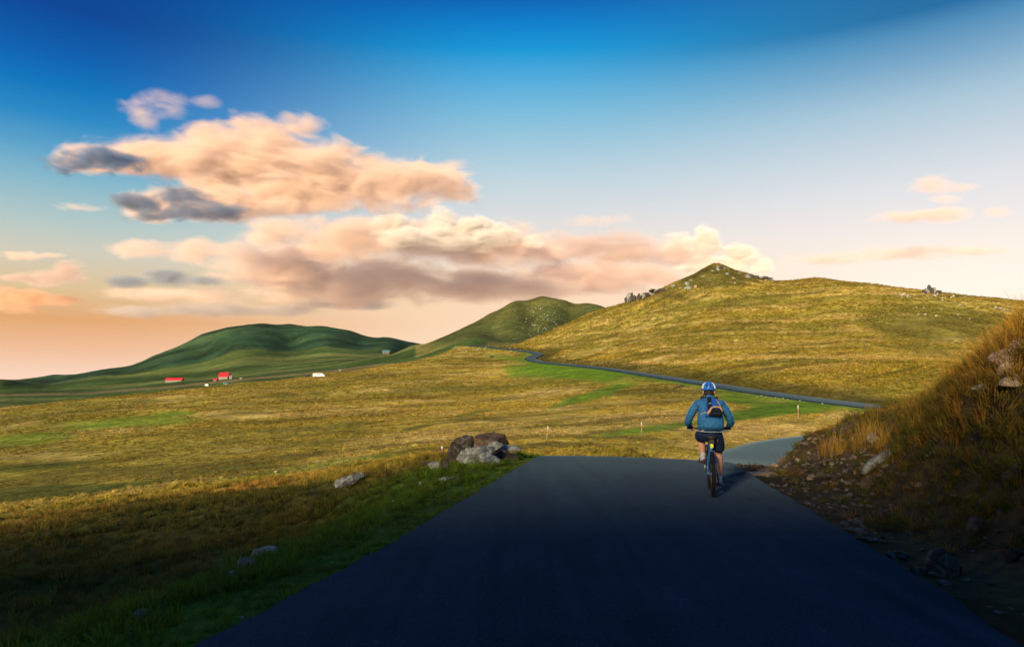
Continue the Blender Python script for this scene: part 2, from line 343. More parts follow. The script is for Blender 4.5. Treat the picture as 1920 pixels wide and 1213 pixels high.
def ground_mat():
    m, t, b = material('ground_cover', rough=.95, spec=.05)
    at = N(t, 'ShaderNodeAttribute'); at.attribute_name = 'cover'
    geo = N(t, 'ShaderNodeNewGeometry'); pos = geo.outputs['Position']
    n1 = noisetex(t, 5.0, 6, .65, pos); n2 = noisetex(t, .8, 5, .6, pos); n3 = noisetex(t, .14, 5, .6, pos)
    n4 = noisetex(t, .03, 6, .6, pos)
    f = mth(t, 'MULTIPLY', smooth(t, n1, .3, .7, .7, 1.3), mth(t, 'MULTIPLY', smooth(t, n2, .3, .7, .62, 1.35), mth(t, 'MULTIPLY', smooth(t, n3, .3, .7, .78, 1.22), smooth(t, n4, .3, .7, .8, 1.2))))
    c = mixc(t, 1.0, at.outputs['Color'], f, 'MULTIPLY')
    t.links.new(c, b.inputs['Base Color'])
    h = mth(t, 'ADD', n1, mth(t, 'MULTIPLY', n2, 2.2)); bump(t, b, h, .7, .12)
    return m
MG = ground_mat()
def sector(a0, a1, da, r0, r1, ratio):
    az = np.radians(np.arange(a0, a1 + 1e-6, da)); nr = int(math.log(r1 / r0) / math.log(ratio)) + 1
    rr = r0 * ratio ** np.arange(nr); A, R = np.meshgrid(az, rr)
    return (np.sin(A) * R).ravel(), (np.cos(A) * R).ravel(), R.shape
def ground_meshes():
    X, Y, sh = sector(-46, 56, .22, 2.2, 2300, 1.0125)
    Z, lat = height(X, Y)
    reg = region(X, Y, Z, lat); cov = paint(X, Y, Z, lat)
    far = (reg == 3) | (reg == 4) | (reg == 5)
    px, py = project(X, Y, Z)
    n3 = fbm(X * .05, Y * .05, 4)
    n = fbm(X * .012, Y * .02, 4) + .55 * n3; n2 = fbm((X * .4 + Y * .1) * .01, (Y + X * .2) * .02 + 3, 3)
    v = np.array([.040, .075, .020])[None] * (1 + 1.2 * n[:, None]) + np.array([.10, .085, .03])[None] * np.clip(n2 * 3.0 + .05, 0, 1)[:, None]
    cov[reg == 3] = v[reg == 3]
    d = TEAL[None] * (1 + 1.6 * n[:, None]) + np.array([.05, .06, .02])[None] * np.clip(n2 * 2.0, 0, .6)[:, None]
    cov[reg == 5] = d[reg == 5]
    mh = MIDHILL[None] * (1 + 1.5 * n[:, None]) + np.array([.16, .12, .03])[None] * np.clip(n2 * 1.5 + .75 * sstep(py, 625, 665), 0, 1)[:, None]
    cov[reg == 4] = mh[reg == 4]
    # pale drove road across the valley
    tr = np.interp(px, [0, 150, 300, 450, 640, 720], [741, 738, 727, 712, 694, 683])
    w = (reg == 3) * np.clip(1 - np.abs(py - tr) / (3.2), 0, 1) * .8
    cov = cov * (1 - w[:, None]) + np.array([.22, .16, .085]) * w[:, None]
    cov = np.clip(cov, .004, .8)
    nr, na = sh; idx = np.arange(nr * na).reshape(sh)
    quads = np.stack([idx[:-1, :-1], idx[:-1, 1:], idx[1:, 1:], idx[1:, :-1]], -1).reshape(-1, 4)[:, ::-1]
    qreg = np.median(reg[quads], axis=1).astype(int)
    V = np.stack([X, Y, Z], 1)
    for k in RNAME:
        q = quads[qreg == k]
        if not len(q): continue
        used, inv = np.unique(q, return_inverse=True); inv = inv.reshape(-1, 4)
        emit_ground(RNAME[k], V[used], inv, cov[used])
    # the land outside the frame, coarser
    for a0, a1 in [(56, 180), (180, 314)]:
        X, Y, sh = sector(a0, a1, 2.0, 2.2, 2300, 1.06); Z, lat = height(X, Y); cov = paint(X, Y, Z, lat)
        nr, na = sh; idx = np.arange(nr * na).reshape(sh)
        quads = np.stack([idx[:-1, :-1], idx[:-1, 1:], idx[1:, 1:], idx[1:, :-1]], -1).reshape(-1, 4)[:, ::-1]
        emit_ground('terrain', np.stack([X, Y, Z], 1), quads, cov)
    az = np.radians(np.arange(0, 360, 6)); X = np.concatenate([[0], np.sin(az) * 2.25]); Y = np.concatenate([[0], np.cos(az) * 2.25])
    Z, lat = height(X, Y)
    emit_ground('terrain', np.stack([X, Y, Z], 1), np.array([[0, 1 + (i + 1) % 60, 1 + i, 1 + i] for i in range(60)]), paint(X, Y, Z, lat), tri=True)
def emit_ground(name, V, Q, cov, tri=False):
    me = bpy.data.meshes.new(name)
    if tri: Q = Q[:, :3]
    n = Q.shape[1]
    me.vertices.add(len(V)); me.vertices.foreach_set('co', V.astype(np.float32).ravel())
    me.loops.add(Q.size); me.loops.foreach_set('vertex_index', Q.astype(np.int32).ravel())
    me.polygons.add(len(Q)); me.polygons.foreach_set('loop_start', np.arange(0, Q.size, n, dtype=np.int32))
    me.polygons.foreach_set('use_smooth', np.ones(len(Q), bool)); me.update(calc_edges=True); me.validate()
    a = me.attributes.new('cover', 'FLOAT_COLOR', 'POINT'); a.data.foreach_set('color', np.hstack([cov, np.ones((len(cov), 1))]).astype(np.float32).ravel())
    o = link(name, me, MG); tag(o, kind='structure'); return o
ground_meshes()
# ---------------------------------------------------------------- the asphalt road, one ribbon with thickness and ragged edges
def asphalt():
    m, t, b = material('asphalt', rough=.55, spec=.0)
    b.inputs['Sheen Weight'].default_value = .085; b.inputs['Sheen Roughness'].default_value = .35; b.inputs['Sheen Tint'].default_value = (.42, .66, .95, 1)   # blue tinted sheen imitates sky gloss at grazing view
    geo = N(t, 'ShaderNodeNewGeometry'); pos = geo.outputs['Position']
    n1 = noisetex(t, 55, 3, .75, pos); n2 = noisetex(t, 1.1, 5, .6, pos); n3 = noisetex(t, 300, 2, .6, pos)
    c = mixc(t, smooth(t, n2, .35, .7), (.010, .023, .037), (.014, .030, .047))
    c = mixc(t, mth(t, 'MULTIPLY', smooth(t, n1, .56, .70), .6), c, (.075, .095, .12))
    st = noisetex(t, .9, 4, .6, N(t, 'ShaderNodeVectorMath', operation='MULTIPLY').outputs[0], .3); vm = st.node.inputs['Vector'].links[0].from_node; t.links.new(pos, vm.inputs[0]); vm.inputs[1].default_value = (3.2, .16, 1)
    c = mixc(t, 1.0, c, smooth(t, st, .3, .7, .78, 1.25), 'MULTIPLY')
    c = mixc(t, mth(t, 'MULTIPLY', smooth(t, noisetex(t, 26, 3, .6, pos), .70, .76), .7), c, (.10, .10, .095))
    t.links.new(c, b.inputs['Base Color'])
    t.links.new(smooth(t, n2, .3, .7, .50, .56), b.inputs['Roughness'])
    h = mth(t, 'ADD', n1, mth(t, 'MULTIPLY', n3, .6)); bump(t, b, h, .55, .006)
    return m
MROAD = asphalt()
def build_road():
    # resample finely
    seg = np.r_[0, np.cumsum(np.linalg.norm(np.diff(ROAD, axis=0), axis=1))]
    dist = np.hypot(ROAD[:, 0], ROAD[:, 1])
    s = [0.0]
    while s[-1] < seg[-1]:
        d = np.interp(s[-1], seg, dist); s.append(s[-1] + max(.12, d * .012))
    s = np.array(s[:-1]); P = np.stack([np.interp(s, seg, ROAD[:, i]) for i in range(3)], 1)
    T = np.gradient(P, axis=0); T[:, 2] = 0; T /= np.linalg.norm(T, axis=1)[:, None]; Nn = np.stack([T[:, 1], -T[:, 0], 0 * T[:, 0]], 1)
    d = np.hypot(P[:, 0], P[:, 1]); lift = .02 + .12 * sstep(d, 60, 160)
    prof = [(-1, -.30), (-1.0, -.02), (-.985, 0.0), (-.6, .028), (-.2, .042), (.2, .042), (.6, .028), (.985, 0), (1.0, -.02), (1, -.30)]
    V = []
    for i in range(len(P)):
        for j, (u, dz) in enumerate(prof):
            w = RHW[0] * u
            if abs(u) > .97: w += np.sign(u) *   .08 * fbm(np.array([s[i] * 1.6 + (50 if u > 0 else 0)]), np.array([3.3]), 3)[0]
            if abs(u) > .97: w += np.sign(u) * .07 * fbm(np.array([s[i] * 6 + (90 if u > 0 else 0)]), np.array([8.3]), 2)[0]
            p = P[i] + Nn[i] * w; V.append((p[0], p[1], p[2] + dz + lift[i]))
    m = len(prof); Fc = [(i * m + j, i * m + j + 1, (i + 1) * m + j + 1, (i + 1) * m + j) for i in range(len(P) - 1) for j in range(m - 1)]
    me = pmesh('road', V, Fc); bm = bmesh.new(); bm.from_mesh(me); bmesh.ops.recalc_face_normals(bm, faces=bm.faces[:]); bm.to_mesh(me); bm.free()
    for p in me.polygons: p.use_smooth = True
    tag(link('road', me, MROAD), kind='structure')
build_road()
# ---------------------------------------------------------------- clouds: volumes far beyond the hills, sunset glow and shade partly in their colours
S.cycles.volume_step_rate = 0.12; S.cycles.volume_max_steps = 512
def cloud(label, D, blobs, dens=.018, amp=2.0, nscale=1.0, thr=.45, color=(.96, .79, .71), aniso=0.0, group='clouds in the evening sky', flat=1.0):
    """blobs: (px, py, half width px, half height px[, depth factor, extra distance]); built at distance D as real ellipsoids"""
    k = D / F; E = []
    for bl in blobs:
        px, py, rx, ry = bl[:4]; df = bl[4] if len(bl) > 4 else .55; dd = bl[5] if len(bl) > 5 else 0
        E.append((W(px, py, D + dd * k), 1.2 * np.array([rx * k, max(rx * df, ry) * k, ry * k])))
    cen = np.mean([e[0] for e in E], 0)
    bm = bmesh.new()
    for c, r in E:
        mtx = Matrix.Translation(Vector(c - cen)) @ Matrix.Diagonal((*(r * 1.04), 1))
        bmesh.ops.create_icosphere(bm, subdivisions=3, radius=1.0, matrix=mtx)
    me = bmmesh('cloud', bm); o = link('cloud', me, loc=Vector(cen))
    rem = o.modifiers.new('union', 'REMESH'); rem.mode = 'VOXEL'; rem.voxel_size = float(max(np.median([e[1][2] for e in E]) * .35, 12)); rem.use_smooth_shade = True
    m = bpy.data.materials.new('cloud_vapour'); m.use_nodes = True; t = m.node_tree; t.nodes.clear()
    tcn = N(t, 'ShaderNodeTexCoord'); P = tcn.outputs['Object']
    acc = None
    for c, r in E:
        sub = N(t, 'ShaderNodeVectorMath', operation='SUBTRACT'); t.links.new(P, sub.inputs[0]); sub.inputs[1].default_value = tuple(c - cen)
        mul = N(t, 'ShaderNodeVectorMath', operation='MULTIPLY'); t.links.new(sub.outputs[0], mul.inputs[0]); mul.inputs[1].default_value = tuple(1 / r)
        dot = N(t, 'ShaderNodeVectorMath', operation='DOT_PRODUCT'); t.links.new(mul.outputs[0], dot.inputs[0]); t.links.new(mul.outputs[0], dot.inputs[1])
        v = mth(t, 'SUBTRACT', 1.0, dot.outputs['Value'], clamp=True)
        acc = v if acc is None else mth(t, 'MAXIMUM', acc, v)
    mp = N(t, 'ShaderNodeVectorMath', operation='MULTIPLY'); t.links.new(P, mp.inputs[0]); base = 1.45 / (95 * k) * nscale; mp.inputs[1].default_value = (base * .6, base * .6, base * 1.5)
    off = N(t, 'ShaderNodeVectorMath', operation='ADD'); t.links.new(mp.outputs[0], off.inputs[0]); off.inputs[1].default_value = (random.random() * 50, random.random() * 50, 3)
    nz = noisetex(t, 1.3, 7, .62, off.outputs[0], .5)
    n = mth(t, 'MULTIPLY', mth(t, 'SUBTRACT', nz, .5), amp)
    edge = smooth(t, acc, 0.0, .30)
    d = mth(t, 'ADD', mth(t, 'SUBTRACT', acc, thr), n)
    d = mth(t, 'MULTIPLY', smooth(t, d, 0.0, .85), edge)
    d = mth(t, 'MULTIPLY', d, dens * 5000 / D)
    pv = N(t, 'ShaderNodeVolumePrincipled'); pv.inputs['Color'].default_value = (*color, 1); pv.inputs['Anisotropy'].default_value = aniso
    t.links.new(d, pv.inputs['Density'])
    out = N(t, 'ShaderNodeOutputMaterial'); t.links.new(pv.outputs[0], out.inputs['Volume'])
    me.materials.append(m)
    tag(o, label, 'cloud', group)
    return o
cloud('long pink and orange cloud sweeping right, dark blue at its left tip', 5200, [(170, 300, 90, 40), (290, 298, 160, 52), (450, 305, 210, 78), (590, 330, 200, 78), (740, 348, 190, 60), (850, 358, 80, 34),
      (450, 255, 140, 50), (555, 236, 70, 36), (420, 380, 170, 44), (290, 387, 100, 36), (560, 365, 180, 50)])
cloud('cloud tinted dark blue for the shaded left tip of the long pink cloud', 4300, [(140, 305, 75, 28), (205, 298, 85, 30), (110, 314, 50, 12)], dens=.022, amp=2.9, nscale=1.7, color=(.20, .31, .52))  # separate cloud; its dark colour stands in for the tip's shade
cloud('cloud tinted slate blue for the shaded lower left tip of the long pink cloud', 4300, [(270, 384, 80, 28), (345, 374, 95, 28), (400, 397, 110, 20), (300, 402, 100, 14)], dens=.018, amp=2.9, nscale=1.7, color=(.28, .35, .50))  # shaded lower tip put into the colour of a separate cloud
cloud('broad orange cloud deck low over the saddle between the two green hills', 8000, [(560, 440, 150, 50), (700, 452, 200, 55), (880, 462, 200, 50), (800, 440, 130, 40), (980, 470, 110, 36), (620, 475, 150, 40)], dens=.011)
cloud('grey and orange cloud deck ending behind the rocky summit', 8600, [(1040, 470, 110, 40), (1150, 472, 150, 44), (1260, 480, 100, 40), (1100, 520, 200, 40), (1230, 520, 120, 34)], dens=.012, color=(.84, .69, .65))
cloud('lumpy orange cloud hanging lowest above the saddle', 7400, [(560, 520, 170, 46), (720, 525, 200, 54), (880, 535, 180, 44), (620, 548, 200, 34), (1000, 545, 130, 32)], dens=.012, color=(.87, .73, .67))
cloud('pale cloud with a grey left tail left of the orange deck', 7000, [(270, 468, 80, 24), (370, 472, 80, 38), (450, 490, 100, 50), (540, 500, 100, 46)], dens=.010)
cloud('bright white billows peeping over the orange deck', 7600, [(740, 425, 60, 30), (825, 415, 48, 36), (885, 424, 50, 30), (945, 440, 50, 28), (1000, 452, 34, 18), (830, 450, 150, 30)], dens=.04, nscale=1.6, amp=1.7, color=(1, .96, .93))
cloud('bright white billow rising just behind the rocky summit', 10500, [(1275, 462, 50, 30), (1325, 455, 36, 42), (1385, 480, 48, 34), (1425, 500, 30, 22), (1340, 500, 90, 30)], dens=.04, nscale=1.6, amp=1.7, color=(1, .96, .93))
cloud('small pink wisp floating above the long pink cloud', 5000, [(295, 196, 85, 34), (270, 225, 40, 40), (330, 190, 50, 22)], dens=.005, amp=2.4)
cloud('tiny pink wisp between the pink wisp and the blue sky', 5000, [(388, 193, 40, 16)], dens=.005)
cloud('grey blue cloud with a rounded orange top at the left edge', 6500, [(95, 521, 75, 20), (130, 506, 40, 26), (30, 522, 45, 10)], dens=.024, nscale=1.6, amp=1.7, color=(.80, .66, .62))
cloud('glowing orange cloud cut by the left edge of the sky', 7000, [(30, 562, 70, 30), (60, 558, 50, 28), (110, 562, 60, 14)], dens=.016, nscale=1.5, color=(.97, .62, .44))
cloud('dark slate cloud floating right of the orange topped one', 6800, [(240, 528, 60, 17), (318, 521, 76, 24), (385, 526, 60, 12)], dens=.02, nscale=1.6, amp=1.7, color=(.42, .48, .58))  # shade painted into this cloud as a dark vapour colour
cloud('long flat grey streak of cloud just above the distant hill', 8000, [(260, 583, 110, 14), (400, 580, 160, 16), (520, 582, 120, 14), (650, 570, 130, 14)], dens=.010, nscale=1.3, color=(.66, .62, .62))
cloud('faint pink cloud patch between the dark slate cloud and the grey streak', 8000, [(290, 550, 130, 18), (400, 553, 100, 24)], dens=.006, nscale=1.3)
cloud('small peach cloud strip highest at the left edge', 6500, [(40, 478, 60, 13), (95, 478, 40, 7)], dens=.010, nscale=1.7)
cloud('thin grey cloud shred under the dark blue tip', 5600, [(145, 388, 60, 9)], dens=.006, nscale=1.7)
cloud('puffy peach cloud highest above the rocky outcrop', 6500, [(1750, 346, 64, 22), (1800, 352, 44, 12)], dens=.007, nscale=1.4)
cloud('tiny peach cloud below the puffy one', 6500, [(1772, 375, 42, 12)], dens=.005, nscale=1.6)
cloud('flat orange cloud above the slope with the rocky outcrop', 6500, [(1690, 407, 80, 14), (1765, 406, 70, 20)], dens=.012, nscale=1.5)
cloud('small round orange cloud at the right end of the flat one', 6500, [(1868, 398, 36, 15)], dens=.011, nscale=1.6)
cloud('long thin orange streak low over the golden slope', 8000, [(1560, 486, 130, 9), (1720, 474, 170, 11), (1840, 472, 80, 7)], dens=.008, nscale=1.5)
cloud('faint pink streak right of the white billows', 8000, [(1120, 414, 90, 13)], dens=.004, nscale=1.3)
# ---------------------------------------------------------------- ray / ground tools
def hit(px, py, y0=4.0, y1=1600):
    d = pix_dir(px, py); Y = np.geomspace(y0, y1, 900); X = d.x / d.y * Y; Zr = H + d.z / d.y * Y
    Z, _ = height(X, Y); below = np.nonzero(Zr <= Z)[0]
    if not len(below): return None
    i = below[0]
    if i == 0: return Vector((X[0], Y[0], Z[0]))
    a, b = Y[i - 1], Y[i]; f = (Zr[i - 1] - Z[i - 1]) / max((Zr[i - 1] - Z[i - 1]) - (Zr[i] - Z[i]), 1e-9); y = a + (b - a) * f
    x = d.x / d.y * y; z, _ = height([x], [y]); return Vector((x, y, z[0]))
def gz(x, y): return float(height([x], [y])[0][0])
def px_m(p): return F / (p.y)                                       # pixels per metre at a point
# ---------------------------------------------------------------- grass
def grass_mat(name, rough=.8, trans=.4):
    m, t, b = material(name, rough=rough, spec=.12)
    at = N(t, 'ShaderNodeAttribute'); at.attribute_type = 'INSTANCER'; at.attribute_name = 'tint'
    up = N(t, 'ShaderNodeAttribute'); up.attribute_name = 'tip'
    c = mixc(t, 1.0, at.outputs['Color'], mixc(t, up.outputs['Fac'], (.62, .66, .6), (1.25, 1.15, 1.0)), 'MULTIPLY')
    t.links.new(c, b.inputs['Base Color'])
    tr = N(t, 'ShaderNodeBsdfTranslucent'); t.links.new(c, tr.inputs[0]); mx = N(t, 'ShaderNodeMixShader'); mx.inputs[0].default_value = trans
    t.links.new(b.outputs[0], mx.inputs[1]); t.links.new(tr.outputs[0], mx.inputs[2]); t.links.new(mx.outputs[0], t.nodes['Material Output'].inputs[0])
    return m
MGRASS = grass_mat('grass_blades')
def tuft_mesh(name, n, h, rad, w, segs, droop, seed):
    r = random.Random(seed); V = []; Fc = []; tip = []
    for i in range(n):
        a = r.uniform(0, 2 * math.pi); q = rad * math.sqrt(r.random()) * .55; bx, by = math.cos(a) * q, math.sin(a) * q
        a2 = a + r.uniform(-.7, .7); L = h * r.uniform(.6, 1.15); out = rad * r.uniform(.4, 1.1); px_, py_ = -math.sin(a2), math.cos(a2); ww = w * r.uniform(.7, 1.3)
        b0 = len(V)
        for s in range(segs + 1):
            f = s / segs; x = bx + math.cos(a2) * out * f ** 1.6; y = by + math.sin(a2) * out * f ** 1.6; z = L * (f - droop * f ** 2.6)
            if s == segs: V.append((x, y, z)); tip.append(f)
            else:
                k = ww * (1 - f * .75); V += [(x - px_ * k, y - py_ * k, z), (x + px_ * k, y + py_ * k, z)]; tip += [f, f]
        for s in range(segs):
            c0 = b0 + 2 * s
            if s == segs - 1: Fc.append((c0, c0 + 1, c0 + 2))
            else: Fc.append((c0, c0 + 1, c0 + 3, c0 + 2))
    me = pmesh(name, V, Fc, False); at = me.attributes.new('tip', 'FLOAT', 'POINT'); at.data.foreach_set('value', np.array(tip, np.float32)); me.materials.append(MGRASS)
    return me
def scatter(name, label, pos, tint, scale, tufts, tilt=.2, cat='grass', kind='stuff'):
    me = bpy.data.meshes.new(name); n = len(pos)
    me.vertices.add(n); me.vertices.foreach_set('co', np.asarray(pos, np.float32).ravel())
    a = me.attributes.new('tint', 'FLOAT_COLOR', 'POINT'); a.data.foreach_set('color', np.hstack([tint, np.ones((n, 1))]).astype(np.float32).ravel())
    a = me.attributes.new('size', 'FLOAT_VECTOR', 'POINT'); a.data.foreach_set('vector', np.asarray(scale, np.float32).ravel())
    rot = np.stack([rng.normal(0, tilt, n), rng.normal(0, tilt, n), rng.uniform(0, 6.283, n)], 1)
    a = me.attributes.new('turn', 'FLOAT_VECTOR', 'POINT'); a.data.foreach_set('vector', rot.astype(np.float32).ravel())
    a = me.attributes.new('pick', 'INT', 'POINT'); a.data.foreach_set('value', rng.integers(0, len(tufts), n).astype(np.int32))
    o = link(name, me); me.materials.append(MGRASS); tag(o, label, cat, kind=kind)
    g = bpy.data.node_groups.new(name + '_scatter', 'GeometryNodeTree')
    g.interface.new_socket('Geometry', in_out='INPUT', socket_type='NodeSocketGeometry'); g.interface.new_socket('Geometry', in_out='OUTPUT', socket_type='NodeSocketGeometry')
    gi = g.nodes.new('NodeGroupInput'); go = g.nodes.new('NodeGroupOutput'); ip = g.nodes.new('GeometryNodeInstanceOnPoints'); g2i = g.nodes.new('GeometryNodeJoinGeometry')
    for tm in reversed(tufts):
        ob = bpy.data.objects.new('tuft_source', tm); oi = g.nodes.new('GeometryNodeObjectInfo'); oi.inputs[0].default_value = ob; oi.inputs['As Instance'].default_value = True
        g.links.new(oi.outputs['Geometry'], g2i.inputs[0])
    def named(n_, typ):
        q = g.nodes.new('GeometryNodeInputNamedAttribute'); q.data_type = typ; q.inputs[0].default_value = n_; return [s for s in q.outputs if s.enabled and s.name == 'Attribute'][0]
    g.links.new(gi.outputs[0], ip.inputs['Points']); g.links.new(g2i.outputs[0], ip.inputs['Instance']); ip.inputs['Pick Instance'].default_value = True
    g.links.new(named('pick', 'INT'), ip.inputs['Instance Index']); g.links.new(named('size', 'FLOAT_VECTOR'), ip.inputs['Scale'])
    e2r = g.nodes.new('FunctionNodeEulerToRotation'); g.links.new(named('turn', 'FLOAT_VECTOR'), e2r.inputs[0]); g.links.new(e2r.outputs[0], ip.inputs['Rotation'])
    g.links.new(ip.outputs[0], go.inputs[0])
    md = o.modifiers.new('scatter', 'NODES'); md.node_group = g
    return o
def ring(a0, a1, r0, r1, dens):
    n = int(.5 * math.radians(a1 - a0) * (r1 * r1 - r0 * r0) * dens)
    a = np.radians(rng.uniform(a0, a1, n)); r = np.sqrt(rng.uniform(r0 * r0, r1 * r1, n)); return np.sin(a) * r, np.cos(a) * r
def jitter(tint, lo=.7, hi=1.3):
    n = len(tint); f = rng.uniform(lo, hi, (n, 1)); return np.clip(tint * f * (1 + rng.normal(0, .06, (n, 3))), .003, .9)
def far_tussocks():
    P = [ring(-43, 43, 26, 45, 5), ring(-43, 43, 45, 80, 3.2), ring(-43, 43, 80, 160, 1.9), ring(-43, 43, 160, 300, 1.0), ring(-42, 42, 300, 470, .55)]
    X = np.concatenate([p[0] for p in P]); Y = np.concatenate([p[1] for p in P]); Z, lat = height(X, Y)
    px, py = project(X, Y, Z); reg = region(X, Y, Z, lat); r = np.hypot(X, Y)
    bank = (lat > 0) & (Y < 27)
    brow = np.interp(px, [-200, 0, 300, 600, 740, 900, 930], [262, 260, 300, 350, 385, 420, 425])
    den = fbm(X * .16, Y * .16, 3); cl = fbm(X * .03 + 9, Y * .05, 3)
    keep = (np.abs(lat) > 3.0 + .9 * sstep(r, 60, 160)) & ~bank & (Y > 20) & ((reg == 1) | (reg == 2) | (reg == 6)) & (r > 26) & (den + cl > -.30 + .25 * rng.random(len(X)))
    X, Y, Z, lat, px, py, r = (q[keep] for q in (X, Y, Z, lat, px, py, r))
    t = paint(X, Y, Z, lat); green = np.clip((t[:, 1] / t[:, 0] - .8) * 1.6, 0, 1)
    olive = np.clip(.24 - t[:, 0], 0, .12) / .12
    sc = (.42 + .36 * sstep(r, 45, 160) + .35 * sstep(r, 200, 450)) * rng.uniform(.65, 1.35, len(X)) * (1 - .55 * green) * (1 - .3 * olive) * np.where(reg[keep] == 2, 1, .82)
    zs = sc * rng.uniform(.8, 1.2, len(X)) * (1 - .45 * green) * np.where(reg[keep] == 2, .85, .6)
    tufts = [tuft_mesh('tussock', 20, .62, .62, .085, 2, .38, s) for s in (1, 2, 3, 4)]
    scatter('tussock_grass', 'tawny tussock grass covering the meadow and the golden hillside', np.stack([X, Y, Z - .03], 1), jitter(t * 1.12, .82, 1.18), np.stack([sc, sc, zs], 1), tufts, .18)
def near_grass():
    # left verge and slope
    P = [ring(-48, 20, 3.0, 9, 90), ring(-48, 15, 9, 16, 45), ring(-46, 14, 16, 34, 20)]
    X = np.concatenate([p[0] for p in P]); Y = np.concatenate([p[1] for p in P]); Z, lat = height(X, Y); r = np.hypot(X, Y)
    nz = fbm(X * .45, Y * .45, 4); edge = 2.20 + .22 * fbm(X * 1.7, Y * 1.7, 2)
    keep = (lat < -edge) & (nz + .5 > .22 * rng.random(len(X)) + .10)
    X, Y, Z, lat, r, nz = (q[keep] for q in (X, Y, Z, lat, r, nz))
    t = paint(X, Y, Z, lat); green = np.clip((t[:, 1] / t[:, 0] - 1.0) * 1.5, 0, 1)
    s = rng.uniform(.55, 1.25, len(X)) * (1 + .5 * nz) * (.68 - .12 * green) * (1 + .35 * sstep(r, 9, 25)) * np.where(lat > -2.75, .6, 1)
    zs = s * rng.uniform(.7, 1.3, len(X))
    dry = (rng.random(len(X)) < .12 * (1 - green))[:, None]; t = np.where(dry, t * .6 + np.array([.20, .14, .03]) * .4, t)
    tufts = [tuft_mesh('verge_tuft', 26, .24, .20, .0085, 3, .35, q) for q in (11, 12, 13)]
    scatter('verge_grass', 'short dark green grass on the slope left of the road', np.stack([X, Y, Z - .015], 1), jitter(t * 1.1), np.stack([s, s, zs], 1), tufts, .22)
    # right bank: long grass hanging over bare soil
    P = [ring(18, 68, 4.6, 10, 85), ring(18, 60, 10, 17, 58), ring(14, 50, 17, 27, 26)]
    X = np.concatenate([p[0] for p in P]); Y = np.concatenate([p[1] for p in P]); Z, lat = height(X, Y); r = np.hypot(X, Y)
    nz = fbm(X * .8 + 3, Y * .8, 4); ped = Z - rz(Y)                                     # height above the road
    rub = 1 - sstep(ped + nz * 1.2, -.15, .38)
    bare = np.exp(-(((project(X, Y, Z)[0] - 1560) / 110) ** 2 + ((project(X, Y, Z)[1] - 865) / 45) ** 2))
    keep = (lat > 2.6 + .4 * rng.random(len(X))) & (Y < 27) & (rng.random(len(X)) > .80 * rub) & (rng.random(len(X)) > .85 * bare) & (nz > -.46 + .12 * rng.random(len(X)))
    X, Y, Z, lat, r, nz, ped = (q[keep] for q in (X, Y, Z, lat, r, nz, ped))
    g = fbm(X * .7 + 77, Y * .7, 3)[:, None]
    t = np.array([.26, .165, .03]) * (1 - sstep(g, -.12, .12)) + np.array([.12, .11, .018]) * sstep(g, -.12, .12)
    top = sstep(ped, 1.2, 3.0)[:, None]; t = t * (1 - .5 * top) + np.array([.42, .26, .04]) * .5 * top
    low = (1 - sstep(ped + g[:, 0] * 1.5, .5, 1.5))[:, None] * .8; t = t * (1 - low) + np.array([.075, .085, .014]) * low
    rust = (rng.random(len(X)) < .14)[:, None]; t = np.where(rust, np.array([.30, .14, .025]), t)
    s = rng.uniform(.6, 1.25, len(X)) * (1 + .8 * nz) * (.46 + .30 * sstep(ped, .2, 1.4)); zs = s * rng.uniform(.75, 1.35, len(X))
    tufts = [tuft_mesh('bank_tuft', 30, .46, .34, .008, 4, .55, q) for q in (21, 22, 23)]
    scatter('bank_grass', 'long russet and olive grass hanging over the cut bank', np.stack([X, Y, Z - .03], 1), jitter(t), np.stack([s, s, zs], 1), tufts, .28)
    # tall seed stems along the top of the bank
    X, Y = ring(24, 56, 8, 18, 20); Z, lat = height(X, Y); px, py = project(X, Y, Z)
    sil = np.interp(px, [1530, 1650, 1740, 1850, 1920, 2000], [812, 788, 738, 655, 604, 560]); k = (lat > 3) & (py < sil + 55) & (fbm(X * .5, Y * .5, 2) > -.12)
    X, Y, Z = X[k], Y[k], Z[k]; s = rng.uniform(.5, 1.1, len(X)); t = np.repeat(np.array([[.35, .215, .04]]), len(X), 0)
    tufts = [tuft_mesh('stem_tuft', 16, .66, .30, .005, 4, .22, q) for q in (31, 32)]
    scatter('seed_stems', 'tall golden seed stems along the top of the cut bank', np.stack([X, Y, Z - .02], 1), jitter(t), np.stack([s, s, s * 1.1], 1), tufts, .25)
far_tussocks(); near_grass()
# ---------------------------------------------------------------- stone
def stone_mat(name, c1, c2, c3, lich=.5, scale=3.0):
    m, t, b = material(name, rough=.9, spec=.15)
    tcn = N(t, 'ShaderNodeTexCoord'); v = tcn.outputs['Object']; oi = N(t, 'ShaderNodeObjectInfo')
    off = N(t, 'ShaderNodeVectorMath', operation='ADD'); t.links.new(v, off.inputs[0])
    cmb = N(t, 'ShaderNodeCombineXYZ'); r10 = mth(t, 'MULTIPLY', oi.outputs['Random'], 40.0); [t.links.new(r10, cmb.inputs[i]) for i in range(3)]; t.links.new(cmb.outputs[0], off.inputs[1]); v = off.outputs[0]
    n1 = noisetex(t, scale, 6, .65, v); n2 = noisetex(t, scale * 4, 5, .7, v, .4); n3 = noisetex(t, scale * 1.6, 5, .6, v, 1.2)
    c = mixc(t, smooth(t, n1, .35, .65), c1, c2)
    c = mixc(t, mth(t, 'MULTIPLY', smooth(t, n3, .5, .6), lich), c, c3)
    c = mixc(t, 1.0, c, smooth(t, n2, .3, .7, .65, 1.2), 'MULTIPLY'); t.links.new(c, b.inputs['Base Color'])
    bump(t, b, mth(t, 'ADD', n2, mth(t, 'MULTIPLY', n1, 1.5)), .8, .05); return m
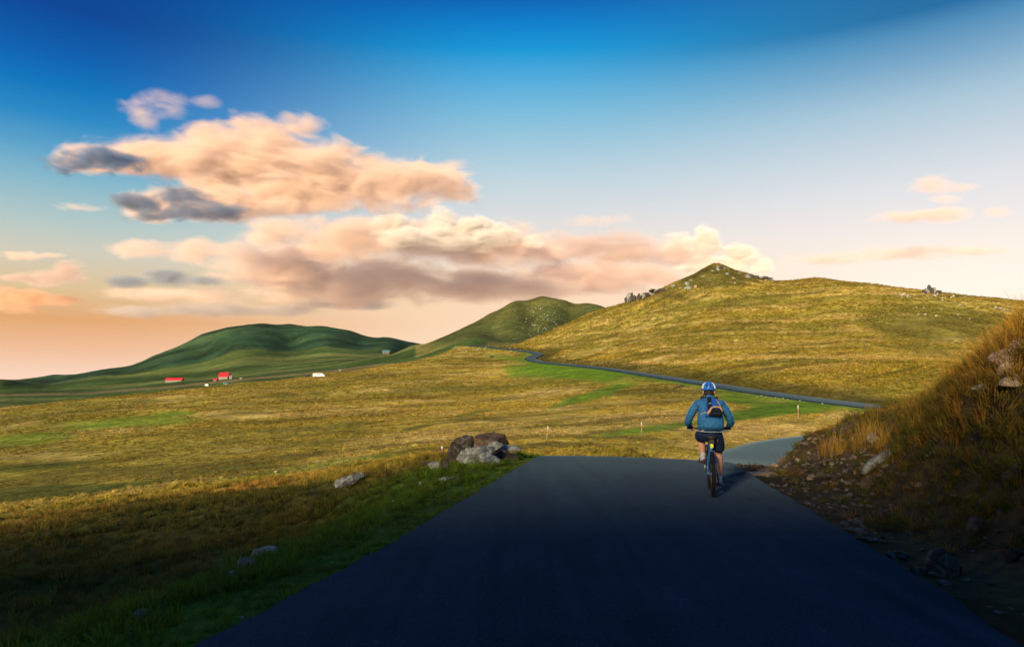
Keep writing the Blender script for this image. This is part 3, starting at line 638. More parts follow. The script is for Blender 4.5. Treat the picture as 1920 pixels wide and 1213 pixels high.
MS_GREY = stone_mat('grey_stone', (.10, .11, .112), (.18, .20, .20), (.31, .34, .32), .8)
MS_DARK = stone_mat('dark_stone', (.022, .019, .017), (.055, .045, .038), (.16, .16, .15), .4)
MS_BROWN = stone_mat('brown_stone', (.045, .030, .022), (.08, .055, .04), (.15, .12, .10), .35)
MS_TAN = stone_mat('tan_stone', (.21, .15, .105), (.34, .25, .17), (.40, .34, .26), .5)
MS_RUB = stone_mat('rubble_brown', (.060, .048, .038), (.12, .098, .078), (.22, .20, .17), .5)
MS_PALE = stone_mat('pale_stone', (.26, .26, .245), (.40, .39, .37), (.18, .18, .17), .45)
def rock_mesh(name, seed, dims=(1, 1, 1), sub=3, cuts=9, rough=.10, squash=.0, mat=None):
    r = random.Random(seed); bm = bmesh.new(); bmesh.ops.create_icosphere(bm, subdivisions=sub, radius=1.0)
    planes = []
    for i in range(cuts):
        n = Vector((r.gauss(0, 1), r.gauss(0, 1), r.gauss(0, .8))).normalized(); planes.append((n, r.uniform(.46, .84)))
    o = Vector((seed * 3.7, seed * 1.3, 0))
    for v in bm.verts:
        p = v.co.copy()
        for n, d in planes:
            k = p.dot(n)
            if k > d: p -= n * (k - d) * .97
        p += p.normalized() * rough * (mnoise.fractal(p * 2.2 + o, .9, 2.0, 4))
        v.co = Vector((p.x * dims[0], p.y * dims[1], p.z * dims[2]))
    me = bmmesh(name, bm, sub >= 4); me.materials.append(mat or MS_GREY)
    return me
def place_rock(px, py, w, h, label, seed, mat, deep=.8, sub=4, rot=(0, 0, 0), sink=.18, cat='boulder', group=None, p=None, cuts=9, name='boulder', rough=.1):
    """stone whose foot is seen at (px, py), w by h photo pixels"""
    p = p or hit(px, py); s = 1 / px_m(p); dx, dz = w * s / 2, h * s / 2
    me = rock_mesh(name, seed, (dx * 1.18, dx * deep * 1.1, dz * 1.25), sub, cuts, rough, mat=mat)
    o = link(name, me, loc=(p.x, p.y + dx * deep * .6, p.z + dz * (1 - sink * 2) + 0)); o.rotation_euler = [math.radians(a) for a in rot]
    return tag(o, label, cat, group)
G1 = 'boulders on the left shoulder where the road tips over'
pb = lambda px, py, Y: Vector((W(px, py, Y)[0], Y, gz(W(px, py, Y)[0], Y)))
place_rock(860, 879, 56, 64, 'upright dark boulder with a pale sloping top edge beside the road', 3, MS_DARK, .7, rot=(8, 12, 20), group=G1, p=pb(862, 879, 17.3), cuts=16)
place_rock(924, 862, 86, 54, 'large rounded brown boulder behind the grey slabs', 5, MS_BROWN, .8, group=G1, p=pb(922, 864, 19.2), cuts=13, sink=.1)
place_rock(895, 897, 70, 40, 'wedge of pale lichen grey rock in front of the brown boulder', 8, MS_GREY, .8, rot=(-14, -16, 18), group=G1, p=pb(893, 898, 15.9), cuts=12, sink=.14)
place_rock(916, 896, 44, 26, 'cracked low grey rock at the edge of the asphalt', 12, MS_GREY, .8, rot=(0, -10, 30), group=G1, p=pb(914, 896, 15.5), cuts=10)
place_rock(948, 872, 46, 22, 'small dark rock wedged under the thin pale slab', 14, MS_DARK, .8, rot=(0, 8, 10), group=G1, p=pb(946, 873, 16.7))
place_rock(938, 856, 84, 13, 'long thin pale slab lying across the dark rock', 17, MS_GREY, .35, rot=(4, 1, 6), group=G1, p=pb(938, 862, 17.1) + Vector((0, 0, .16)), sink=-.05, cuts=7)
place_rock(931, 853, 26, 15, 'knob of pale rock on top of the wedge', 19, MS_GREY, .8, group=G1, p=pb(930, 864, 16.7) + Vector((0, 0, .24)), sink=-.1)
place_rock(801, 878, 24, 18, 'small black and white rock leftmost in the boulder heap', 21, MS_DARK, .8, rot=(0, 20, 0), group=G1, sub=3)
place_rock(815, 881, 26, 16, 'small pale blotched rock left of the upright boulder', 23, MS_GREY, .8, group=G1, sub=3)
place_rock(831, 879, 18, 20, 'small round grey rock touching the upright boulder', 25, MS_DARK, .9, group=G1, sub=3)
place_rock(842, 903, 36, 9, 'flat grey stone in the grass below the boulder heap', 27, MS_GREY, .6, group=G1, sub=3)
place_rock(846, 910, 16, 7, 'tiny reddish flat stone below the flat grey one', 28, MS_BROWN, .7, group=G1, sub=3, cat='stone', name='stone')
place_rock(652, 913, 52, 26, 'lone tilted rock with white lichen on the grassy slope', 31, MS_GREY, .55, rot=(0, -22, 12), cuts=14, sink=.12)
place_rock(495, 1049, 54, 22, 'flat topped lichen rock by the bright verge grass', 33, MS_GREY, .7, rot=(0, -5, 10), cuts=11)
place_rock(458, 1074, 44, 30, 'reddish grey rock leaning against the flat topped one', 35, MS_TAN, .7, rot=(0, -24, 0), cuts=11)
place_rock(434, 1082, 26, 12, 'low grey stone at the foot of the reddish rock', 36, MS_GREY, .7, sub=3)
place_rock(258, 1163, 28, 20, 'rough grey stone in the dark grass near the lower edge', 37, MS_GREY, .8, sub=3, cat='stone', name='stone')
GS = 'small stones in the grass left of the road'
for i, (px, py, w, h, m) in enumerate([(230, 1149, 14, 6, MS_PALE), (243, 1167, 18, 5, MS_PALE), (308, 1078, 9, 5, MS_PALE), (789, 909, 7, 7, MS_PALE), (776, 928, 11, 5, MS_GREY), (738, 943, 10, 6, MS_GREY), (694, 913, 14, 7, MS_GREY), (749, 926, 8, 4, MS_GREY), (452, 1160, 9, 4, MS_PALE), (620, 1056, 7, 3, MS_PALE), (810, 915, 9, 5, MS_GREY), (516, 886, 8, 5, MS_PALE)]):
    place_rock(px, py, w, h, 'small pale stone lying loose in the roadside grass', 50 + i, m, .8, sub=2, cat='stone', group=GS, name='stone')
# ---- cut bank: slabs and rubble
GB = 'slabs sticking out of the cut bank'
for px, py, w, h, lab, sd, m, rot, deep in [
    (1893, 683, 62, 34, 'broad tan slab with rusty streaks jutting from the bank', 61, MS_TAN, (0, -18, 20), .8), (1905, 697, 66, 24, 'long tan slab directly below the rust streaked slab', 62, MS_TAN, (0, -12, 15), .7),
    (1914, 655, 44, 22, 'topmost tan slab at the crest of the bank', 63, MS_TAN, (0, -26, 10), .8), (1908, 722, 46, 22, 'lowest tan slab of the pile in the bank', 64, MS_TAN, (0, -24, 5), .8),
    (1830, 719, 44, 20, 'dark grey slab half buried near the crest of the bank', 65, MS_DARK, (0, -8, 0), .8), (1850, 728, 40, 10, 'thin layered grey slab under the half buried dark one', 66, MS_GREY, (0, -14, 0), .6),
    (1647, 872, 62, 20, 'long grey plate of rock slanting up the middle of the bank', 67, MS_GREY, (0, -32, 10), .35), (1640, 830, 18, 22, 'upright grey rock in the middle of the bank', 68, MS_GREY, (0, 0, 0), .8),
    (1630, 912, 30, 22, 'tilted brown plate low in the bank', 69, MS_BROWN, (0, -34, 0), .4), (1655, 976, 30, 20, 'hunched brown stone in the lower bank', 70, MS_BROWN, (0, -20, 0), .8),
    (1612, 998, 44, 11, 'flat greyish slab near the foot of the bank', 71, MS_RUB, (0, 3, 0), .6), (1640, 1016, 56, 7, 'thin long slate lying at the foot of the bank', 72, MS_RUB, (0, 4, 0), .5),
    (1783, 1080, 66, 56, 'big dark squarish boulder at the foot of the bank', 73, MS_DARK, (0, 4, 20), .8), (1838, 997, 44, 30, 'slanted dark brown slab above the squarish boulder', 74, MS_BROWN, (0, -30, 0), .7),
    (1905, 905, 34, 42, 'tall dark rock standing in the bank near the frame edge', 75, MS_DARK, (0, 10, 0), .8), (1690, 1044, 40, 12, 'flat brownish stone left of the squarish boulder', 76, MS_RUB, (0, 6, 0), .7),
    (1730, 1076, 34, 12, 'rounded stone at the road edge left of the squarish boulder', 77, MS_RUB, (0, 0, 0), .8), (1908, 1050, 34, 26, 'dark block low at the right frame edge', 78, MS_DARK, (0, 0, 0), .8)]:
    place_rock(px, py, w, h, lab, sd, m, deep, sub=4, rot=rot, group=GB, cuts=8, name='slab', cat='rock', sink=.25, rough=.07)
# flat ledge where the verge begins at the crest
for i, (px, py, w, h, lab) in enumerate([(1425, 892, 92, 8, 'long pale ledge of rock at the road edge past the rider'), (1450, 886, 60, 7, 'shorter pale ledge lying behind the long ledge'), (1400, 894, 40, 6, 'pale ledge tip touching the asphalt'), (1455, 877, 22, 9, 'small blocky pale rock on the ledges')]):
    place_rock(px, py, w, h, lab, 90 + i, MS_TAN, .5, sub=3, rot=(0, 3, 12), group='rock ledges beside the crest of the road', name='ledge', cat='rock')
# rubble one can tell apart
rv = [rock_mesh('rubble_stone', 200 + i, (1, .8, .42), 2, 7, .12, mat=[MS_RUB, MS_RUB, MS_TAN, MS_BROWN][i % 4]) for i in range(8)]
n_r = 0; rr = random.Random(5)
while n_r < 190:
    if rr.random() < .62: px, py = rr.gauss(1540, 55), rr.gauss(872, 26)
    else:
        py = rr.uniform(890, 1120); edge = np.interp(py, [880, 1213], [1390, 1905]); px = edge + 25 + abs(rr.gauss(0, 70))
    top = np.interp(px, [1440, 1475, 1530, 1650, 1740], [872, 852, 822, 795, 745])
    if py < top or px > 1915: continue
    p = hit(px, py)
    if p is None or p.y > 26 or road_query([p.x], [p.y])[0][0] < 2.55: continue
    s = rr.uniform(7, 17) / 2 / px_m(p) * (1.25 if rr.random() < .2 else 1)
    if n_r < 8: o = link('rubble_stone', rv[n_r])
    else: o = bpy.data.objects.new('rubble_stone', rv[rr.randrange(8)]); COL.objects.link(o)
    o.location = p + Vector((0, 0, s * .12)); o.scale = (s, s * rr.uniform(.7, 1.1), s * rr.uniform(.7, 1.3)); o.rotation_euler = (rr.gauss(0, .3), -.35 + rr.gauss(0, .35), rr.uniform(0, 6.28))
    tag(o, 'loose flat stone in the bare rubble patch of the cut bank right of the crest' if px < 1500 else 'loose flat stone in the upper rubble fan under the bank grass' if py < 862 and px < 1640 else 'loose flat stone in the lower rubble fan of the cut bank' if py < 930 and px < 1640
        else 'loose stone lying close to the asphalt edge below the cut bank' if px < np.interp(py, [880, 1213], [1390, 1905]) + 75 else 'loose stone caught in the grass low on the cut bank', 'stone', 'rubble stones on the cut bank'); n_r += 1
# finer rubble, uncountable
def gravel():
    V = []; Fc = []; r = random.Random(9); base = bmesh.new(); bmesh.ops.create_icosphere(base, subdivisions=1, radius=1.0)
    bv = [v.co.copy() for v in base.verts]; bf = [[v.index for v in f.verts] for f in base.faces]; base.free(); pts = []
    n = 4500; a = np.radians(rng.uniform(14, 70, n)); q = np.sqrt(rng.uniform(4.3 ** 2, 25 ** 2, n)); X = np.sin(a) * q; Y = np.cos(a) * q; Z, lat = height(X, Y); ped = Z - rz(Y)
    px, py = project(X, Y, Z)
    bare = np.exp(-(((px - 1545) / 95) ** 2 + ((py - 868) / 40) ** 2))
    k = (lat > 2.4) & (Y < 25) & (rng.random(n) < np.clip(1 - ped * .9, 0, 1) * .85 + bare + .03)
    for x, y, z in zip(X[k], Y[k], Z[k]):
        s = r.uniform(.012, .05) * (1 + .03 * y); m = Matrix.Rotation(r.uniform(0, 6.28), 3, 'Z') @ Matrix.Rotation(r.gauss(0, .4), 3, 'X'); b0 = len(V)
        for v in bv:
            w = m @ Vector((v.x * s * r.uniform(.8, 1.5), v.y * s * r.uniform(.7, 1.2), v.z * s * .55)); V.append((x + w.x, y + w.y, z + w.z + s * .2))
        Fc += [[b0 + i for i in f] for f in bf]
    me = pmesh('gravel', V, Fc, False); o = link('gravel', me, MS_RUB); tag(o, 'loose gravel and chips along the foot of the cut bank', 'gravel', kind='stuff')
gravel()
# ---- rocks on the hills
def hill_rocks(pts, label, group, mats, seed, flat=.7):
    r = random.Random(seed); vs = [rock_mesh('hill_rock', seed * 10 + i, (1, .9, flat), 2, 7, .12, mat=mats[i % len(mats)]) for i in range(5)]
    for px, py, w in pts:
        p = hit(px, py, 40)
        if p is None: continue
        s = .42 * w / px_m(p); o = link('hill_rock', vs[r.randrange(5)]); o.location = p + Vector((0, 0, s * .25)); o.scale = (s * 1.15, s, s * r.uniform(.8, 1.3)); o.rotation_euler = (r.gauss(0, .2), r.gauss(0, .2), r.uniform(0, 6.28))
        tag(o, label(px, py) if callable(label) else label, 'rock', group)
r = random.Random(3)
pts = []
while len(pts) < 120:
    x, y = r.gauss(1020, 26), r.uniform(572, 640)
    if y > 660 - (x - 960) * .55 and x > 1010: continue
    if x < 958 + (y - 600) * .1 or x > 1075 or y > 640 - max(0, x - 1000) * .6: continue
    pts.append((x, y, r.uniform(1.3, 3.4) * (1 if r.random() < .85 else 1.5)))
hill_rocks(pts, lambda px, py: 'pale rock strewn high under the crest of the rocky middle hill' if py < 592 else 'pale rock strewn on the middle face of the rocky middle hill' if py < 616 else 'pale rock strewn low on the face of the rocky middle hill', 'pale rocks on the middle hill', [MS_GREY, MS_PALE, MS_GREY], 41)
hill_rocks([(r.uniform(850, 985), r.uniform(647, 660), r.uniform(1.5, 3.5)) for _ in range(40)], 'pale stone scattered at the foot of the rocky middle hill', 'pale stones below the middle hill', [MS_PALE], 42)
hill_rocks([(x, y, w) for x, y, w in [(1346, 507, 11), (1336, 509, 7), (1363, 515, 10), (1375, 522, 7), (1318, 520, 9), (1331, 527, 6), (1378, 531, 6), (1327, 533, 5), (1400, 518, 8), (1412, 522, 7), (1420, 521, 9), (1436, 527, 8), (1447, 527, 12), (1430, 530, 5), (1288, 534, 14), (1296, 527, 9), (1262, 538, 12), (1260, 531, 8), (1290, 543, 22), (1305, 540, 12), (1350, 540, 5), (1392, 505, 8), (1385, 512, 5), (1275, 541, 7)]],
           lambda px, py: 'grey rock on the left shoulder of the pointed hill summit' if px < 1312 else 'grey rock on the right shoulder of the pointed hill summit' if px > 1397 else 'grey rock on the face just below the pointed hill summit', 'rocks around the summit', [MS_GREY, MS_TAN], 43)
hill_rocks([(1866 + i * 0, 578, 9) if i == 0 else q for i, q in enumerate([(0, 0, 0), (1875, 579, 10), (1882, 582, 8), (1899, 584, 8), (1890, 583, 7)])], 'white boulder in the short row high on the right slope', 'row of white boulders', [MS_PALE], 44)
hill_rocks([(r.gauss(1745, 34), r.uniform(551, 560), r.uniform(3, 8)) for _ in range(26)], lambda px, py: 'pale rock in the belt left of the rocky outcrop' if px < 1725 else 'pale rock in the belt right of the rocky outcrop' if px > 1770 else 'pale rock in the belt straight below the rocky outcrop', 'rocks below the outcrop', [MS_PALE, MS_GREY], 45)
hill_rocks([(r.uniform(1690, 1690), 554, 9), (1695, 552, 8), (1702, 555, 6), (1722, 590, 5), (1735, 590, 6), (1756, 593, 7), (1796, 591, 6), (1732, 578, 4), (1718, 577, 5), (1790, 568, 5), (1800, 573, 6), (1812, 571, 4), (1820, 556, 5), (1767, 563, 5), (1818, 598, 4), (1725, 598, 5), (1800, 597, 4), (1765, 581, 4)], 'small white rock lying alone in the olive hollow of the slope', 'scattered rocks in the hollow', [MS_PALE], 46)
hill_rocks([(1418 + i * 9.5 + r.gauss(0, 3), 742 + i * 1.1 + r.gauss(0, 2), r.uniform(2.5, 5)) for i in range(14)], 'whitish stone at the lower edge of the far road behind the rider', 'stones along the far road', [MS_PALE], 47)
hill_rocks([(1203, 812, 4), (1062, 800, 4), (1100, 842, 5), (1148, 850, 4), (1455, 786, 4), (700, 868, 4), (560, 836, 4)], 'stray stone lying in the open meadow', 'stray stones in the meadow', [MS_GREY], 48)
hill_rocks([(922, 671, 11)], 'single dark boulder near the brow of the meadow below the middle hill', None, [MS_DARK], 49)
def crag(px, py, w, h, label, seed, n):
    p = hit(px, py, 60); s = 1 / px_m(p); e = empty('rock_outcrop', p); tag(e, label, 'rock outcrop'); r = random.Random(seed)
    for i in range(n):
        u = (i + .5) / n * 2 - 1; hh = h * s * (1 - .75 * abs(u + .3 * r.uniform(-1, 1)) ** 1.3) * r.uniform(.7, 1.05); ww = w * s / n * r.uniform(.75, 1.15)
        me = rock_mesh('crag', seed + i, (ww, ww * 1.0, max(hh, h * s * .3) * .62), 3, 9, .16, mat=[MS_DARK, MS_GREY, MS_DARK][i % 3])
        o = link('crag', me, parent=e); o.location = (u * w * s / 2, r.uniform(-.3, .3) * w * s / n, max(hh, h * s * .3) * .42); o.rotation_euler = (r.gauss(0, .1), r.gauss(0, .2), r.uniform(0, 6))
crag(1186, 566, 30, 24, 'jagged dark crag on the skyline of the golden hill', 301, 6)
crag(1214, 558, 36, 13, 'low broken ridge of rock right of the jagged crag', 321, 6)
crag(1747, 550, 34, 17, 'rocky outcrop on the right part of the skyline', 341, 7)
crag(1240, 547, 40, 10, 'strip of rock climbing from the ridge to the summit', 361, 6)
crag(1418, 523, 56, 8, 'broken rim of rock right of the pointed summit', 381, 7)
crag(1350, 504, 22, 7, 'small rock crown on the very top of the pointed summit', 401, 5)
# ---------------------------------------------------------------- marker posts
MPOST = material('post_white', (.45, .43, .40), .7)[0]; MRED = material('post_red', (.45, .04, .03), .6)[0]; MWOODP = material('post_grey', (.22, .19, .16), .9)[0]
def bmcyl(r0, r1, z0, z1, seg=10):
    bm = bmesh.new(); bmesh.ops.create_cone(bm, cap_ends=True, segments=seg, radius1=r0, radius2=r1, depth=z1 - z0, matrix=Matrix.Translation((0, 0, (z0 + z1) / 2))); return bm
def marker_post(px, base, top, label, lean=0.0):
    p = hit(px, base, 20); h = (base - top) / px_m(p); e = empty('marker_post', p); e.rotation_euler = (0, lean, .2); tag(e, label, 'marker post', 'snow marker posts along the road')
    w = max(.03, h * .028)
    link('pole', bmmesh('pole', bmcyl(w, w, -.2, h * .74)), MWOODP, e); link('band', bmmesh('band', bmcyl(w * 1.08, w * 1.08, h * .5, h * .62)), MRED, e)
    link('cap', bmmesh('cap', bmcyl(w * 1.25, w * 1.1, h * .741, h)), MPOST, e)
marker_post(1025, 824, 799, 'leaning marker post alone in the open meadow', .12)
marker_post(1203, 812, 792, 'marker post between the lone meadow post and the rider')
marker_post(1497, 785, 760, 'marker post standing right of the rider below the far road')
marker_post(829, 853, 837, 'faint marker post just above the boulder heap')
# ---------------------------------------------------------------- farm in the valley
def plain(name, c, rough=.8):
    m, t, b = material(name, c, rough); geo = N(t, 'ShaderNodeNewGeometry'); n = noisetex(t, .9, 4, .6, geo.outputs['Position'])
    t.links.new(mixc(t, 1.0, c, smooth(t, n, .3, .7, .8, 1.15), 'MULTIPLY'), b.inputs['Base Color']); return m
MROOF = plain('red_roof', (.40, .012, .022)); MWALL = plain('white_wall', (.17, .15, .16)); MDKW = plain('dark_timber', (.07, .04, .04)); MGLASS = material('window_glass', (.03, .04, .06), .1, .6)[0]; MTEAL = plain('teal_sheet', (.05, .13, .15)); MVAN = material('van_paint', (.70, .76, .78), .35, .5)[0]; MTYRE = material('tyre_rubber', (.012, .012, .013), .8)[0]
def box(name, parent, mat, c, d, taper=None):
    bm = bmesh.new(); bmesh.ops.create_cube(bm, size=1.0, matrix=Matrix.Translation(c) @ Matrix.Diagonal((*d, 1)))
    return link(name, bmmesh(name, bm, False), mat, parent)
def gable(name, parent, mat, w, d, z0, h, over=.4, th=.25):
    w2, d2 = w / 2 + over, d / 2 + over
    V = [(-w2, -d2, z0), (w2, -d2, z0), (w2, d2, z0), (-w2, d2, z0), (-w2, 0, z0 + h), (w2, 0, z0 + h)]; V += [(x, y, z + th) for x, y, z in V]
    Fc = [(0, 1, 5, 4), (2, 3, 4, 5), (6, 7, 11, 10), (8, 9, 10, 11), (0, 1, 7, 6), (2, 3, 9, 8), (0, 4, 10, 6), (3, 4, 10, 9), (1, 5, 11, 7), (2, 5, 11, 8)]
    me = pmesh(name, V, Fc, False); bm = bmesh.new(); bm.from_mesh(me); return link(name, bmmesh(name, bm, False), mat, parent)
def house(px, py, wpx, hpx, label, wall, roof, rot=0, depth=.45, roofshare=.5, nwin=4, chimney=False):
    p = hit(px, py, 60); s = .8 / px_m(p); w, h = wpx * s, hpx * s; d = w * depth; e = empty('house', p, rot); tag(e, label, 'house', 'buildings of the valley farm'); wh = h * (1 - roofshare)
    wl = box('wall', e, wall, (0, 0, wh / 2 - .6), (w, d, wh + 1.2)); rf = gable('roof', e, roof, w, d, wh + .02, h * roofshare)
    gv = pmesh('gable', [(-w / 2, -d / 2, wh), (-w / 2, d / 2, wh), (-w / 2, 0, wh + h * roofshare * .93), (w / 2, -d / 2, wh), (w / 2, d / 2, wh), (w / 2, 0, wh + h * roofshare * .93)], [(0, 1, 2), (3, 5, 4)], False); link('gable', gv, wall, e)
    for i in range(nwin):
        x = (i + .5) / nwin * w - w / 2; f = box('window', e, MPOST, (x, -d / 2 - .03, wh * .5), (w / nwin * .42, .1, wh * .45)); box('pane', f, MGLASS, (x, -d / 2 - .09, wh * .5), (w / nwin * .32, .04, wh * .35))
    if chimney: box('chimney', rf, wall, (w * .25, d * .1, wh + h * roofshare), (w * .06, w * .06, h * .35))
house(327, 716, 36, 9, 'long low farm building with a bright red roof', MWALL, MROOF, .12, .3, .55, 7)
house(421, 711, 22, 15, 'tall farmhouse with a steep bright red roof', MWALL, MROOF, -.1, .6, .62, 3, True)
house(433, 710, 6, 7, 'small white shed against the right side of the farmhouse', MWALL, MWALL, 0, .8, .4, 1)
house(404, 715, 9, 6, 'dark hut left of the tall farmhouse', MDKW, MROOF, 0, .7, .4, 1)
house(724, 664, 16, 9, 'low teal roofed building in the gap between the two dark hills', MDKW, MTEAL, 0, .5, .55, 3)
house(452, 711, 4, 3.5, 'tiny white hut beside the track right of the farm', MWALL, MWALL, 0, .8, .4, 1)
house(638, 696, 4, 4, 'tiny pale hut standing alone above the white bus', MWALL, MWALL, 0, .8, .4, 1)
def vehicle(px, py, wpx, hpx, label, name, cat, mat, long=True):
    p = hit(px, py, 60); s = 1 / px_m(p); w, h = wpx * s, hpx * s; e = empty(name, p, .05); tag(e, label, cat); d = h * .9
    V = []; prof = [(-.5, .12), (-.5, .92), (-.44, 1.0), (.30, 1.0), (.42, .62 if long else .55), (.5, .52), (.5, .12)]
    for y in (-d / 2, d / 2): V += [(x * w, y, z * h) for x, z in prof]
    n = len(prof); Fc = [tuple(range(n))[::-1], tuple(range(n, 2 * n))] + [(i, (i + 1) % n, n + (i + 1) % n, n + i) for i in range(n)]
    me = pmesh('body', V, Fc, False); bm = bmesh.new(); bm.from_mesh(me); link('body', bmmesh('body', bm, False), mat, e)
    box('window', e, MGLASS, (-.06 * w, -d / 2 - .02, .72 * h), (.62 * w, .05, .24 * h))
    for x in (-.30, .30):
        for y in (-1, 1):
            bm = bmesh.new(); bmesh.ops.create_cone(bm, cap_ends=True, segments=14, radius1=.17 * h, radius2=.17 * h, depth=.2 * d, matrix=Matrix.Translation((x * w, y * d * .42, .17 * h)) @ Matrix.Rotation(math.pi / 2, 4, 'X')); link('wheel', bmmesh('wheel', bm), MTYRE, e)
vehicle(598, 706.5, 21, 6.5, 'long white bus parked by the pale valley track', 'parked_bus', 'bus', MVAN)
vehicle(424, 722, 9, 5, 'teal car parked below the red farmhouse', 'parked_car', 'car', MTEAL, False)
vehicle(388, 724, 6, 4, 'whitish car parked left of the teal car', 'parked_car', 'car', MVAN, False)
vehicle(576, 707, 8, 5, 'dark car parked left of the white bus', 'parked_car', 'car', MTYRE, False)
# ---------------------------------------------------------------- cyclist and bicycle (y forward, z up, wheel foot at the origin)
RP = None
for q in np.arange(8, 14, .01):                                    # where the sight line to the tyre's foot meets the asphalt
    w = W(1337, 931, q); zz = float(road_query([w[0]], [w[1]])[1][0]) + .055
    if w[2] <= zz: RP = Vector((w[0], w[1], zz)); break
HEAD = -math.radians(13.2); TILT = math.atan(RSLOPE)
def root(name):
    e = empty(name, RP); e.rotation_mode = 'XYZ'
    e.matrix_world = Matrix.Translation(RP) @ Matrix.Rotation(HEAD, 4, 'Z') @ Matrix.Rotation(TILT, 4, 'X') @ Matrix.Scale(.925, 4); return e
def tube(bm, pts, rad, seg=10, cap=True):
    pts = [Vector(p) for p in pts]; rad = [rad] * len(pts) if not isinstance(rad, (list, tuple)) else rad; rings = []
    for i, p in enumerate(pts):
        d = (pts[min(i + 1, len(pts) - 1)] - pts[max(i - 1, 0)]).normalized(); a = d.orthogonal().normalized() if i == 0 else (prev - d * prev.dot(d)).normalized(); prev = a; b_ = d.cross(a)
        rings.append([bm.verts.new(p + (a * math.cos(t) + b_ * math.sin(t)) * rad[i]) for t in [2 * math.pi * k / seg for k in range(seg)]])
    for r0, r1 in zip(rings, rings[1:]):
        for k in range(seg): bm.faces.new((r0[k], r0[(k + 1) % seg], r1[(k + 1) % seg], r1[k]))
    if cap: bm.faces.new(rings[0][::-1]); bm.faces.new(rings[-1])
def tubes(name, mat, parent, lst, seg=10):
    bm = bmesh.new()
    for pts, r in lst: tube(bm, pts, r, seg)
    return link(name, bmmesh(name, bm), mat, parent)
def torus(bm, cy, cz, R, r, seg=48, ring=12, sx=1.0, cx=0.0):
    vs = []
    for i in range(seg):
        a = 2 * math.pi * i / seg; row = []
        for j in range(ring):
            q = 2 * math.pi * j / ring; rr = R + r * math.cos(q); row.append(bm.verts.new((cx + r * math.sin(q) * sx, cy + rr * math.cos(a), cz + rr * math.sin(a))))
        vs.append(row)
    for i in range(seg):
        for j in range(ring): bm.faces.new((vs[i][j], vs[(i + 1) % seg][j], vs[(i + 1) % seg][(j + 1) % ring], vs[i][(j + 1) % ring]))
def skin(name, pts, edges, radii, mat, parent, sub=2, root_i=0):
    me = bpy.data.meshes.new(name); me.from_pydata([tuple(p) for p in pts], edges, []); o = bpy.data.objects.new(name, me); COL.objects.link(o)
    md = o.modifiers.new('skin', 'SKIN'); md.use_smooth_shade = True; md.branch_smoothing = .6
    if not me.skin_vertices: me.skin_vertices.new()
    for i, v in enumerate(me.skin_vertices[0].data):
        q = radii[i]; v.radius = q if isinstance(q, (tuple, list)) else (q, q); v.use_root = i == root_i
    if sub: sd = o.modifiers.new('sub', 'SUBSURF'); sd.levels = sub; sd.render_levels = sub
    dg = bpy.context.evaluated_depsgraph_get(); nm = bpy.data.meshes.new_from_object(o.evaluated_get(dg)); bpy.data.objects.remove(o); bpy.data.meshes.remove(me); nm.name = name
    nm.materials.clear(); nm.polygons.foreach_set('use_smooth', [True] * len(nm.polygons))
    return link(name, nm, mat, parent)
def cloth(name, c, rough=.75, var=.25, scale=30):
    m, t, b = material(name, c, rough, .2); tcn = N(t, 'ShaderNodeTexCoord'); n = noisetex(t, scale, 4, .6, tcn.outputs['Object']); w = noisetex(t, 9, 3, .5, tcn.outputs['Object'], .6)
    t.links.new(mixc(t, 1.0, c, smooth(t, n, .3, .7, 1 - var, 1 + var), 'MULTIPLY'), b.inputs['Base Color']); bump(t, b, mth(t, 'ADD', mth(t, 'MULTIPLY', n, .3), w), .7, .03); return m
MSKIN = cloth('skin', (.60, .31, .22), .55, .1); MJACK = cloth('jacket_cloth', (.028, .145, .34)); MSHORT = cloth('shorts_cloth', (.012, .024, .07)); MPACK = cloth('pack_cloth', (.014, .09, .40)); MPDK = cloth('pack_dark', (.008, .012, .025)); MTAN = cloth('pack_tan', (.52, .34, .18)); MPIPE = cloth('jacket_piping', (.24, .36, .40))
MHEL = material('helmet_blue', (.02, .15, .60), .3, .5)[0]; MHELW = material('helmet_pale', (.52, .66, .78), .35, .5)[0]; MBLK = material('black_parts', (.012, .012, .014), .5, .4)[0]; MSTEEL = material('bare_metal', (.55, .56, .58), .3, .5, .9)[0]; MFRAME = material('frame_blue', (.03, .20, .48), .35, .5)[0]
MYEL = material('neon_yellow', (.75, .85, .02), .5, .4)[0]; MSHOE = cloth('shoe_white', (.62, .62, .68)); MSOLE = cloth('shoe_red', (.16, .03, .05)); MHAIR = cloth('hair', (.03, .02, .015)); MSOCK = cloth('sock', (.55, .58, .62))
